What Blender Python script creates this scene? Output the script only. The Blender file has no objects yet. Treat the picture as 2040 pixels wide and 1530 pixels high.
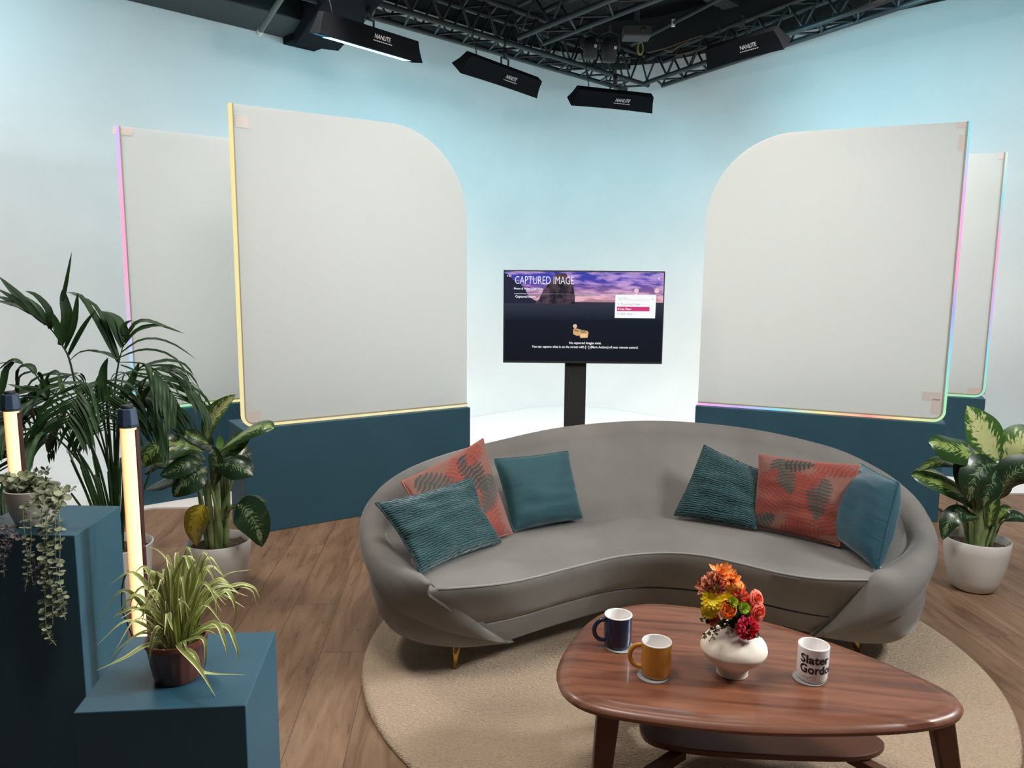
import bpy, bmesh, math, random
from mathutils import Vector, Matrix, noise
V3 = Vector
random.seed(7)
SC = bpy.context.scene
COL = SC.collection

# ------------------------------------------------------------------ camera
H, FPX = 1.5, 1537.0
PITCH, ROLL = math.radians(8.1), math.radians(0.5)
fw = V3((0, math.cos(PITCH), -math.sin(PITCH)))
r0 = V3((1, 0, 0)); u0 = r0.cross(fw)
rt = math.cos(ROLL) * r0 + math.sin(ROLL) * u0
up = -math.sin(ROLL) * r0 + math.cos(ROLL) * u0
CP = V3((0, 0, H))
cd = bpy.data.cameras.new('camera'); cam = bpy.data.objects.new('camera', cd); COL.objects.link(cam)
cd.sensor_width = 36; cd.lens = FPX / 2040 * 36; cd.clip_start = 0.05; cd.clip_end = 60
cam.matrix_world = Matrix(((rt.x, up.x, -fw.x, 0), (rt.y, up.y, -fw.y, 0), (rt.z, up.z, -fw.z, H), (0, 0, 0, 1)))
SC.camera = cam
# ------------------------------------------------------------------ view, world
SC.view_settings.view_transform = 'Standard'; SC.view_settings.look = 'None'
SC.view_settings.exposure = 0.0; SC.view_settings.gamma = 1.0
SC.view_settings.use_curve_mapping = False
w = bpy.data.worlds.new('world'); SC.world = w; w.use_nodes = True
w.node_tree.nodes['Background'].inputs[0].default_value = (0.75, 0.85, 1.0, 1)
w.node_tree.nodes['Background'].inputs[1].default_value = 0.045
# ------------------------------------------------------------------ lights
def area(name, loc, target, sx, sy, power, color=(1, 1, 1), spread=180):
    l = bpy.data.lights.new(name, 'AREA'); l.shape = 'RECTANGLE'; l.size = sx; l.size_y = sy
    l.energy = power; l.color = color; l.spread = math.radians(spread)
    o = bpy.data.objects.new(name, l); COL.objects.link(o); o.location = loc
    o.rotation_euler = (V3(target) - V3(loc)).to_track_quat('-Z', 'Y').to_euler()
    return o
area('key_lamp', (-0.3, 1.62, 3.1), (0.4, 2.9, 0.4), 0.8, 0.5, 40, (1.0, 0.92, 0.83))
area('second_key_lamp', (2.8, 1.75, 2.55), (0.6, 2.8, 0.4), 0.8, 0.5, 62, (1.0, 1.0, 0.97))
area('screen_fill_left', (-0.1, 2.5, 3.75), (-1.1, 4.6, 1.7), 0.8, 0.4, 6.5, (1.0, 0.98, 0.95), 80)  # added fill that brightens the left screens, no known fixture
area('screen_fill_right', (1.5, 2.7, 3.75), (2.2, 4.9, 1.7), 0.8, 0.4, 1.6, (1.0, 0.98, 0.95), 80)  # weaker added fill for the right screens
area('wall_fill_left', (-3.1, 3.7, 3.6), (-3.7, 5.6, 0.9), 0.9, 0.4, 15, (1.0, 0.93, 0.89), 120)  # added out of view to lift the left wall
area('wall_fill_right', (3.9, 4.4, 3.6), (4.4, 6.1, 0.9), 0.9, 0.4, 11, (1.0, 0.93, 0.89), 120)  # added counterpart out of view, lifts the right wall
area('right_side_lamp', (3.4, 2.6, 2.2), (-0.9, 2.0, 0.35), 0.6, 0.4, 8, (0.95, 1.0, 1.0), 40)
area('front_top_lamp', (0.8, 1.7, 3.6), (0.7, 3.0, 0.4), 1.0, 0.4, 12, (1.0, 0.94, 0.87))
area('left_back_lamp', (-2.2, 3.6, 3.7), (0.0, 2.9, 0.2), 0.7, 0.5, 42, (1.0, 0.93, 0.86))
area('top_lamp', (0.9, 4.1, 3.8), (0.6, 3.2, 0), 1.4, 0.8, 20, (1.0, 0.95, 0.90))
area('floor_wash_left', (-0.8, 5.2, 3.75), (-0.6, 6.6, 0.0), 1.6, 0.4, 50, (1.0, 0.84, 0.75), 98)
area('floor_wash_right', (2.0, 5.4, 3.75), (1.9, 6.8, 0.0), 1.6, 0.4, 50, (1.0, 0.84, 0.75), 98)

# ------------------------------------------------------------------ helpers
def K(px, py): return fw + rt * ((px - 1020) / FPX) - up * ((py - 765) / FPX)
def Wy(px, py, y):                       # point of the place seen at a pixel, at distance y
    d = K(px, py); return CP + d * (y / d.y)
def Wz(px, py, z=0.0):                   # ... on the level z
    d = K(px, py); return CP + d * ((z - H) / d.z)
def Wv(px, py, a, b):                    # ... on the upright plane through a and b
    n = V3((b[1] - a[1], a[0] - b[0], 0)); d = K(px, py)
    return CP + d * ((n.x * a[0] + n.y * a[1]) / (n.x * d.x + n.y * d.y))
ORG = {}
def setp(o, label=None, cat=None, group=None, kind=None):
    if label: o['label'] = label
    if cat: o['category'] = cat
    if group: o['group'] = group
    if kind: o['kind'] = kind
    return o
def thing(name, label, cat, loc=(0, 0, 0), group=None):
    o = bpy.data.objects.new(name, None); COL.objects.link(o); o.location = loc
    o.empty_display_size = 0.1; ORG[o.name] = V3(loc)
    return setp(o, label, cat, group)
class MB:
    def __init__(s): s.v = []; s.f = []; s.uv = []; s.mi = []; s.col = None
    def add(s, vs, fs, uvs=None, mi=0):
        n = len(s.v); s.v += [V3(p) for p in vs]; s.f += [tuple(i + n for i in f) for f in fs]
        s.uv += list(uvs) if uvs else [(0, 0)] * len(vs); s.mi += [mi] * len(fs); return s
    def box(s, a, b, mi=0):
        x0, y0, z0 = a; x1, y1, z1 = b
        vs = [(x0, y0, z0), (x1, y0, z0), (x1, y1, z0), (x0, y1, z0), (x0, y0, z1), (x1, y0, z1), (x1, y1, z1), (x0, y1, z1)]
        return s.add(vs, [(3, 2, 1, 0), (4, 5, 6, 7), (0, 1, 5, 4), (1, 2, 6, 5), (2, 3, 7, 6), (3, 0, 4, 7)], None, mi)
    def obox(s, c, ax, ay, az, mi=0):      # centre and half axes
        c, ax, ay, az = map(V3, (c, ax, ay, az))
        vs = [c + ax * i + ay * j + az * k for k in (-1, 1) for i, j in ((-1, -1), (1, -1), (1, 1), (-1, 1))]
        return s.add(vs, [(3, 2, 1, 0), (4, 5, 6, 7), (0, 1, 5, 4), (1, 2, 6, 5), (2, 3, 7, 6), (3, 0, 4, 7)], None, mi)
    def tube(s, pts, rad, seg=8, cap=True, mi=0, flat=1.0):
        pts = [V3(p) for p in pts]; n = len(pts)
        if not isinstance(rad, (list, tuple)): rad = [rad] * n
        t0 = (pts[1] - pts[0]).normalized()
        a = t0.cross(V3((0, 0, 1)));
        if a.length < 1e-3: a = t0.cross(V3((1, 0, 0)))
        a.normalize(); vs = []; uv = []
        for i, p in enumerate(pts):
            t = (pts[min(i + 1, n - 1)] - pts[max(i - 1, 0)]).normalized()
            a = (a - t * a.dot(t)).normalized(); b = t.cross(a)
            for k in range(seg):
                an = 2 * math.pi * k / seg
                vs.append(p + (a * math.cos(an) + b * math.sin(an) * flat) * rad[i]); uv.append((k / seg, i / (n - 1)))
        fs = [(i * seg + k, i * seg + (k + 1) % seg, (i + 1) * seg + (k + 1) % seg, (i + 1) * seg + k) for i in range(n - 1) for k in range(seg)]
        if cap: fs += [tuple(range(seg - 1, -1, -1)), tuple((n - 1) * seg + k for k in range(seg))]
        return s.add(vs, fs, uv, mi)
    def lathe(s, prof, c=(0, 0, 0), seg=40, mi=0, fn=None, sq=1.0):
        c = V3(c); vs = []; uv = []; n = len(prof)
        for i, (r, z) in enumerate(prof):
            for k in range(seg):
                an = 2 * math.pi * k / seg; rr = fn(r, z, an) if fn else r
                vs.append(c + V3((rr * math.cos(an), rr * math.sin(an), z))); uv.append((k / seg, i / max(1, n - 1)))
        fs = [(i * seg + k, i * seg + (k + 1) % seg, (i + 1) * seg + (k + 1) % seg, (i + 1) * seg + k) for i in range(n - 1) for k in range(seg)]
        return s.add(vs, fs, uv, mi)
    def grid(s, rows, close=False, mi=0, uv=True):
        n = len(rows[0]); m = len(rows); vs = [p for r in rows for p in r]
        uvs = [(j / (n - 1), i / (m - 1)) for i in range(m) for j in range(n)]
        fs = [(i * n + j, i * n + j + 1, (i + 1) * n + j + 1, (i + 1) * n + j) for i in range(m - 1) for j in range(n - 1)]
        if close: fs += [(i * n + n - 1, i * n, (i + 1) * n, (i + 1) * n + n - 1) for i in range(m - 1)]
        return s.add(vs, fs, uvs, mi)
    def prism(s, poly, z0, z1, mi=0):
        n = len(poly); vs = [(p[0], p[1], z0) for p in poly] + [(p[0], p[1], z1) for p in poly]
        fs = [tuple(range(n - 1, -1, -1)), tuple(range(n, 2 * n))] + [(i, (i + 1) % n, n + (i + 1) % n, n + i) for i in range(n)]
        return s.add(vs, fs, None, mi)
    def build(s, name, mats, parent=None, smooth=True, bevel=0, sub=0, kind=None, label=None, auto=None, weld=False):
        me = bpy.data.meshes.new(name)
        org = ORG.get(parent.name, V3()) if parent else V3()
        me.from_pydata([tuple(p - org) for p in s.v], [], s.f)
        if not isinstance(mats, (list, tuple)): mats = [mats]
        for m in mats: me.materials.append(m)
        uvl = me.uv_layers.new(name='UVMap')
        for l in me.loops: uvl.data[l.index].uv = s.uv[l.vertex_index]
        for i, p in enumerate(me.polygons): p.material_index = s.mi[i]; p.use_smooth = smooth
        if s.col:
            ca = me.color_attributes.new('pattern', 'FLOAT_COLOR', 'POINT')
            for i, c in enumerate(s.col): ca.data[i].color = (*c, 1)
        me.update(); me.validate()
        if smooth and auto is not None: me.set_sharp_from_angle(angle=math.radians(auto))
        o = bpy.data.objects.new(name, me); COL.objects.link(o)
        if parent: o.parent = parent
        ORG[o.name] = org
        if bevel:
            b = o.modifiers.new('bevel', 'BEVEL'); b.width = bevel; b.segments = 3; b.limit_method = 'ANGLE'; b.angle_limit = math.radians(40)
        if sub: m = o.modifiers.new('sub', 'SUBSURF'); m.levels = m.render_levels = sub
        return setp(o, label, kind=kind)
def copy_thing(o, delta, label, rot=0):
    c = o.copy(); COL.objects.link(c); c.location = V3(o.location) + V3(delta); c.rotation_euler.z += rot
    c['label'] = label
    for ch in list(o.children):
        d = ch.copy(); COL.objects.link(d); d.parent = c
        for g in list(ch.children):
            e = g.copy(); COL.objects.link(e); e.parent = d
    return c
def catmull(pts, n, closed=False):
    pts = [V3(p) if len(p) == 3 else V3((p[0], p[1], 0)) for p in pts]; m = len(pts); out = []
    segs = m if closed else m - 1; tot = n if closed else n - 1
    for i in range(n):
        t = i / tot * segs; k = min(int(t), segs - 1); f = t - k
        g = (lambda j: pts[j % m]) if closed else (lambda j: pts[0] * 2 - pts[1] if j < 0 else (pts[-1] * 2 - pts[-2] if j >= m else pts[j]))
        a, b, c, d = g(k - 1), g(k), g(k + 1), g(k + 2)
        out.append(0.5 * ((2 * b) + (c - a) * f + (2 * a - 5 * b + 4 * c - d) * f * f + (3 * b - a - 3 * c + d) * f ** 3))
    return out

# ------------------------------------------------------------------ materials
def mat(name, col, rough=0.5, metal=0.0, sheen=0.0, coat=0.0, spec=0.5, emit=None, es=0.0, ncol=None, nscale=8, nfac=0.5,
        bump=0.0, bscale=60, bdist=0.005, stretch=None, trans=0.0, coord='Object', subs=0.0):
    m = bpy.data.materials.new(name); m.use_nodes = True; nt = m.node_tree; N = nt.nodes; L = nt.links
    p = N['Principled BSDF']; p.inputs['Base Color'].default_value = (*col, 1); p.inputs['Roughness'].default_value = rough
    p.inputs['Metallic'].default_value = metal; p.inputs['Sheen Weight'].default_value = sheen
    p.inputs['Coat Weight'].default_value = coat; p.inputs['Specular IOR Level'].default_value = spec
    if subs: p.inputs['Subsurface Weight'].default_value = subs; p.inputs['Subsurface Radius'].default_value = (0.02, 0.02, 0.01)
    if emit: p.inputs['Emission Color'].default_value = (*emit, 1); p.inputs['Emission Strength'].default_value = es
    if ncol or bump:
        tc = N.new('ShaderNodeTexCoord'); mp = N.new('ShaderNodeMapping'); L.new(tc.outputs[coord], mp.inputs[0])
        if stretch: mp.inputs['Scale'].default_value = stretch
    if ncol:
        nz = N.new('ShaderNodeTexNoise'); nz.inputs['Scale'].default_value = nscale; nz.inputs['Detail'].default_value = 6
        L.new(mp.outputs[0], nz.inputs['Vector'])
        rp = N.new('ShaderNodeValToRGB'); rp.color_ramp.elements[0].position = 0.5 - nfac / 2 * 0.6; rp.color_ramp.elements[1].position = 0.5 + nfac / 2 * 0.6
        rp.color_ramp.elements[0].color = (*col, 1); rp.color_ramp.elements[1].color = (*ncol, 1)
        L.new(nz.outputs[0], rp.inputs[0]); L.new(rp.outputs[0], p.inputs['Base Color'])
    if bump:
        n2 = N.new('ShaderNodeTexNoise'); n2.inputs['Scale'].default_value = bscale; n2.inputs['Detail'].default_value = 4; L.new(mp.outputs[0], n2.inputs['Vector'])
        bp = N.new('ShaderNodeBump'); bp.inputs['Strength'].default_value = bump; bp.inputs['Distance'].default_value = bdist
        L.new(n2.outputs[0], bp.inputs['Height']); L.new(bp.outputs[0], p.inputs['Normal'])
    return m
M = {}
M['wall'] = mat('cyc_white', (0.80, 0.80, 0.79), 0.85, ncol=(0.76, 0.76, 0.75), nscale=1.5, bump=0.12, bscale=9, bdist=0.01)
M['cycfloor'] = mat('cyc_floor_white', (0.84, 0.83, 0.81), 0.6)
M['black'] = mat('black_paint', (0.018, 0.021, 0.022), 0.6)
M['blackfab'] = mat('black_fabric', (0.005, 0.007, 0.010), 0.85, spec=0.12, bump=0.3, bscale=30, bdist=0.004)
M['grey_metal'] = mat('dark_truss_metal', (0.03, 0.034, 0.036), 0.45, metal=0.3)
M['white_ledge'] = mat('white_tray', (0.55, 0.57, 0.55), 0.7, ncol=(0.25, 0.26, 0.25), nscale=14)
M['teal'] = mat('teal_paint', (0.021, 0.082, 0.125), 0.55, ncol=(0.023, 0.089, 0.134), nscale=5)
M['whiteplastic'] = mat('white_plastic', (0.62, 0.60, 0.57), 0.45)
M['soil'] = mat('soil', (0.035, 0.022, 0.015), 0.95, ncol=(0.11, 0.07, 0.045), nscale=60, bump=1.0, bscale=80, bdist=0.01)
M['brass'] = mat('brass', (0.62, 0.36, 0.10), 0.25, metal=1.0)
M['navycap'] = mat('navy_metal', (0.04, 0.065, 0.12), 0.45, metal=0.2)
M['redwood'] = mat('dark_wood', (0.13, 0.048, 0.028), 0.4)
M['copper'] = mat('brown_glaze', (0.15, 0.045, 0.025), 0.35, coat=0.3, ncol=(0.10, 0.03, 0.018), nscale=10)
M['navymug'] = mat('navy_glaze', (0.008, 0.022, 0.06), 0.15, coat=0.5)
M['mugwhite'] = mat('white_glaze', (0.78, 0.75, 0.74), 0.2, coat=0.3)
M['ochre'] = mat('ochre_glaze', (0.62, 0.26, 0.035), 0.2, coat=0.4)
M['coaster'] = mat('grey_coaster', (0.27, 0.28, 0.29), 0.7)
M['vase'] = mat('cream_ceramic', (0.84, 0.75, 0.64), 0.7, ncol=(0.80, 0.70, 0.59), nscale=6, bump=0.15, bscale=40, bdist=0.002)
M['ink'] = mat('black_print', (0.012, 0.01, 0.012), 0.4)
M['greyink'] = mat('grey_print', (0.33, 0.33, 0.34), 0.4)
M['whiteprint'] = mat('white_print', (0.75, 0.76, 0.78), 0.6)
M['channel'] = mat('tan_silicone', (0.40, 0.36, 0.27), 0.5)
M['tape'] = mat('clear_tape', (0.78, 0.70, 0.66), 0.25)
M['cable'] = mat('black_cable', (0.01, 0.012, 0.014), 0.5)
M['petal_o'] = mat('orange_petal', (0.85, 0.22, 0.035), 0.6, ncol=(0.85, 0.33, 0.07), nscale=40)
M['petal_rust'] = mat('rust_petal', (0.42, 0.11, 0.06), 0.6, ncol=(0.62, 0.2, 0.10), nscale=60)
M['petal_y'] = mat('yellow_petal', (1.0, 0.78, 0.02), 0.6)
M['petal_c'] = mat('coral_petal', (0.72, 0.085, 0.05), 0.6, ncol=(0.82, 0.16, 0.09), nscale=40)
M['petal_p'] = mat('pink_petal', (0.62, 0.02, 0.06), 0.6, ncol=(0.75, 0.05, 0.11), nscale=50)
M['petal_g'] = mat('green_petal', (0.40, 0.55, 0.04), 0.6)
M['petal_a'] = mat('apricot_petal', (0.90, 0.33, 0.06), 0.6)
M['stem'] = mat('flower_stem', (0.03, 0.07, 0.02), 0.6)
M['sprig'] = mat('brown_sprig', (0.12, 0.08, 0.03), 0.7)
M['plantstem'] = mat('plant_stem', (0.10, 0.17, 0.05), 0.5, ncol=(0.30, 0.36, 0.16), nscale=25, stretch=(1, 1, 0.3))
M['palm'] = mat('palm_leaf', (0.012, 0.038, 0.012), 0.5, spec=0.3, ncol=(0.026, 0.072, 0.020), nscale=12)
M['palm_young'] = mat('young_palm_leaf', (0.10, 0.20, 0.03), 0.45)
M['euca'] = mat('silver_green_leaf', (0.20, 0.235, 0.15), 0.6, ncol=(0.33, 0.36, 0.22), nscale=14)
M['purple'] = mat('purple_leaf', (0.11, 0.085, 0.10), 0.5, ncol=(0.25, 0.20, 0.20), nscale=20)
M['yellowcable'] = mat('yellow_cable', (0.35, 0.33, 0.08), 0.5)
def velvet(name, c1, c2, sheen=0.6, scale=3.5):
    m = mat(name, c1, 0.75, sheen=sheen, ncol=c2, nscale=scale, nfac=0.7, bump=0.05, bscale=300, bdist=0.001)
    m.node_tree.nodes['Principled BSDF'].inputs['Sheen Roughness'].default_value = 0.35
    return m
M['sofa'] = velvet('grey_velvet', (0.138, 0.131, 0.124), (0.220, 0.208, 0.195), 0.3, 2.6)
M['piping'] = mat('piping', (0.24, 0.235, 0.22), 0.7, sheen=0.3)
M['tealvelvet'] = velvet('teal_velvet', (0.010, 0.055, 0.072), (0.016, 0.082, 0.10), 0.5, 7)
M['bluevelvet'] = velvet('blue_velvet', (0.010, 0.062, 0.095), (0.014, 0.085, 0.122), 0.5, 7)
def ramp(N, cols):
    r = N.new('ShaderNodeValToRGB'); e = r.color_ramp.elements
    while len(e) < len(cols): e.new(0.5)
    for i, (p, c) in enumerate(cols): e[i].position = p; e[i].color = (*c, 1)
    return r
def nodes(m): return m.node_tree.nodes, m.node_tree.links, m.node_tree.nodes['Principled BSDF']
def pleated():
    m = velvet('pleated_teal', (0.008, 0.060, 0.070), (0.015, 0.095, 0.105), 0.35, 8); N, L, p = nodes(m)
    tc = N.new('ShaderNodeTexCoord'); mp = N.new('ShaderNodeMapping'); L.new(tc.outputs['UV'], mp.inputs[0])
    nz = N.new('ShaderNodeTexNoise'); nz.inputs['Scale'].default_value = 9; nz.inputs['Detail'].default_value = 1; L.new(mp.outputs[0], nz.inputs['Vector'])
    wv = N.new('ShaderNodeTexWave'); wv.wave_type = 'BANDS'; wv.bands_direction = 'Y'; wv.inputs['Scale'].default_value = 10.5
    wv.inputs['Distortion'].default_value = 4.2; wv.inputs['Detail'].default_value = 1.0; wv.inputs['Detail Scale'].default_value = 1.7; L.new(mp.outputs[0], wv.inputs['Vector'])
    bp = N.new('ShaderNodeBump'); bp.inputs['Strength'].default_value = 0.7; bp.inputs['Distance'].default_value = 0.005
    L.new(wv.outputs['Fac'], bp.inputs['Height']); L.new(bp.outputs[0], p.inputs['Normal'])
    r = ramp(N, [(0.0, (0.003, 0.013, 0.016)), (0.22, (0.006, 0.038, 0.046)), (0.7, (0.012, 0.072, 0.084)), (1.0, (0.024, 0.105, 0.118))]); L.new(wv.outputs['Fac'], r.inputs[0]); L.new(r.outputs[0], p.inputs['Base Color'])
    return m
M['pleat'] = pleated()
def crease(m, s=7, d=0.01):
    N, L, p = nodes(m); tc = N.new('ShaderNodeTexCoord'); nz = N.new('ShaderNodeTexNoise'); mp = N.new('ShaderNodeMapping')
    mp.inputs['Scale'].default_value = (1, 3.0, 1); L.new(tc.outputs['UV'], mp.inputs[0]); L.new(mp.outputs[0], nz.inputs['Vector'])
    nz.inputs['Scale'].default_value = s; nz.inputs['Detail'].default_value = 2; nz.inputs['Distortion'].default_value = 0.6
    bp = N.new('ShaderNodeBump'); bp.inputs['Strength'].default_value = 0.35; bp.inputs['Distance'].default_value = d
    L.new(nz.outputs[0], bp.inputs['Height']); L.new(bp.outputs[0], p.inputs['Normal'])
crease(M['tealvelvet'], 2.5, 0.012); crease(M['bluevelvet'], 2.5, 0.012)
def floral():
    m = mat('palm_print_velvet', (1, 1, 1), 0.8, sheen=0.2); N, L, p = nodes(m)
    a = N.new('ShaderNodeAttribute'); a.attribute_name = 'pattern'; L.new(a.outputs['Color'], p.inputs['Base Color'])
    bp = N.new('ShaderNodeBump'); bp.inputs['Strength'].default_value = 0.4; bp.inputs['Distance'].default_value = 0.003
    L.new(a.outputs['Color'], bp.inputs['Height']); L.new(bp.outputs[0], p.inputs['Normal']); return m
M['floral'] = floral()
def math_n(N, L, op, a, b=None, c=None):
    n = N.new('ShaderNodeMath'); n.operation = op
    for i, v in enumerate((a, b, c)):
        if v is None: continue
        if isinstance(v, (int, float)): n.inputs[i].default_value = v
        else: L.new(v, n.inputs[i])
    return n.outputs[0]
def variegated(name, dark, light, amount, yellow=False):
    m = mat(name, dark, 0.35, coat=0.15); N, L, p = nodes(m)
    tc = N.new('ShaderNodeTexCoord'); sp = N.new('ShaderNodeSeparateXYZ'); L.new(tc.outputs['UV'], sp.inputs[0])
    a = math_n(N, L, 'ABSOLUTE', math_n(N, L, 'MULTIPLY_ADD', sp.outputs[0], 2.0, -1.0))
    wv = math_n(N, L, 'MULTIPLY_ADD', a, -0.22, sp.outputs[1])
    cb = N.new('ShaderNodeCombineXYZ'); L.new(math_n(N, L, 'MULTIPLY', a, 3.4), cb.inputs[0]); L.new(math_n(N, L, 'MULTIPLY', wv, 30.0), cb.inputs[1])
    ob = N.new('ShaderNodeObjectInfo'); L.new(math_n(N, L, 'MULTIPLY', ob.outputs['Random'], 30.0), cb.inputs[2])
    nz = N.new('ShaderNodeTexNoise'); nz.inputs['Scale'].default_value = 1.0; nz.inputs['Detail'].default_value = 2.5; L.new(cb.outputs[0], nz.inputs['Vector'])
    s = math_n(N, L, 'ADD', nz.outputs[0], math_n(N, L, 'MULTIPLY_ADD', a, -0.42, amount))
    r = ramp(N, [(0.44, dark), (0.54, light)]); L.new(s, r.inputs[0])
    # dark midrib line
    L.new(r.outputs[0], p.inputs['Base Color']); return m
M['dieff'] = variegated('variegated_leaf', (0.020, 0.060, 0.012), (0.26, 0.36, 0.10), 0.10)
M['dieff_light'] = variegated('pale_variegated_leaf', (0.05, 0.13, 0.025), (0.52, 0.56, 0.25), 0.19)
M['dieff_dark'] = variegated('dark_variegated_leaf', (0.008, 0.030, 0.010), (0.16, 0.22, 0.11), 0.02)
M['dieff_yellow'] = variegated('yellowed_leaf', (0.16, 0.13, 0.01), (0.42, 0.33, 0.03), 0.16)
def striped():
    m = mat('striped_leaf', (0.12, 0.2, 0.04), 0.4); N, L, p = nodes(m)
    tc = N.new('ShaderNodeTexCoord'); sp = N.new('ShaderNodeSeparateXYZ'); L.new(tc.outputs['UV'], sp.inputs[0])
    a = math_n(N, L, 'ABSOLUTE', math_n(N, L, 'MULTIPLY_ADD', sp.outputs[0], 2.0, -1.0))
    r = ramp(N, [(0.30, (0.30, 0.36, 0.09)), (0.45, (0.24, 0.31, 0.06)), (0.60, (0.30, 0.36, 0.10)), (0.74, (0.72, 0.70, 0.38))]); L.new(a, r.inputs[0])
    L.new(r.outputs[0], p.inputs['Base Color']); return m
M['spider'] = striped()
def led(name, stops, k):
    m = mat(name, (0.12, 0.12, 0.12), 0.5); N, L, p = nodes(m)
    tc = N.new('ShaderNodeTexCoord'); sp = N.new('ShaderNodeSeparateXYZ'); L.new(tc.outputs['UV'], sp.inputs[0])
    r = ramp(N, stops); L.new(sp.outputs[1], r.inputs[0]); L.new(r.outputs[0], p.inputs['Emission Color']); p.inputs['Emission Strength'].default_value = k
    return m
pink, purp, cyan, green, yel, orn, red = (.95, .35, .62), (.62, .42, .95), (.22, .75, .9), (.35, .85, .45), (.95, .85, .35), (1, .55, .3), (1, .35, .3)
M['led_l2'] = led('pastel_led_strip', [(0, (.9, .5, .45)), (.08, orn), (.17, red), (.25, yel), (.36, green), (.5, cyan), (.58, (.5, .55, .9)), (.72, pink), (.85, pink), (.98, purp)], 0.95)
M['led_l1'] = led('warm_led_strip', [(0, (.95, .9, .55)), (.4, (.98, .85, .42)), (.7, (1, .85, .35)), (1, (.95, .78, .25))], 0.85)
M['led_r1'] = led('rainbow_led_strip', [(0, (1, .45, .9)), (.08, purp), (.16, cyan), (.24, yel), (.33, red), (.40, yel), (.48, green), (.57, cyan), (.66, (.35, .4, .95)), (.74, pink), (.87, (.8, .4, .9)), (.97, cyan)], 0.95)
M['led_r2'] = led('soft_rainbow_led_strip', [(0, (1, .5, .5)), (.1, orn), (.25, yel), (.42, green), (.55, cyan), (.65, purp), (.8, pink), (.9, cyan), (1, (.7, .9, .8))], 0.9)
def frosted():
    m = bpy.data.materials.new('frosted_sheet'); m.use_nodes = True; N = m.node_tree.nodes; L = m.node_tree.links
    out = N['Material Output']; N.remove(N['Principled BSDF'])
    d = N.new('ShaderNodeBsdfDiffuse'); d.inputs[0].default_value = (0.90, 0.92, 0.905, 1)
    t = N.new('ShaderNodeBsdfTranslucent'); t.inputs[0].default_value = (0.955, 0.975, 0.97, 1)
    g = N.new('ShaderNodeBsdfTransparent'); g.inputs[0].default_value = (0.95, 0.95, 0.93, 1)
    a = N.new('ShaderNodeMixShader'); a.inputs[0].default_value = 0.5; L.new(d.outputs[0], a.inputs[1]); L.new(t.outputs[0], a.inputs[2])
    b = N.new('ShaderNodeMixShader'); b.inputs[0].default_value = 0.12; L.new(a.outputs[0], b.inputs[1]); L.new(g.outputs[0], b.inputs[2])
    L.new(b.outputs[0], out.inputs[0]); return m
M['frost'] = frosted()
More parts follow.
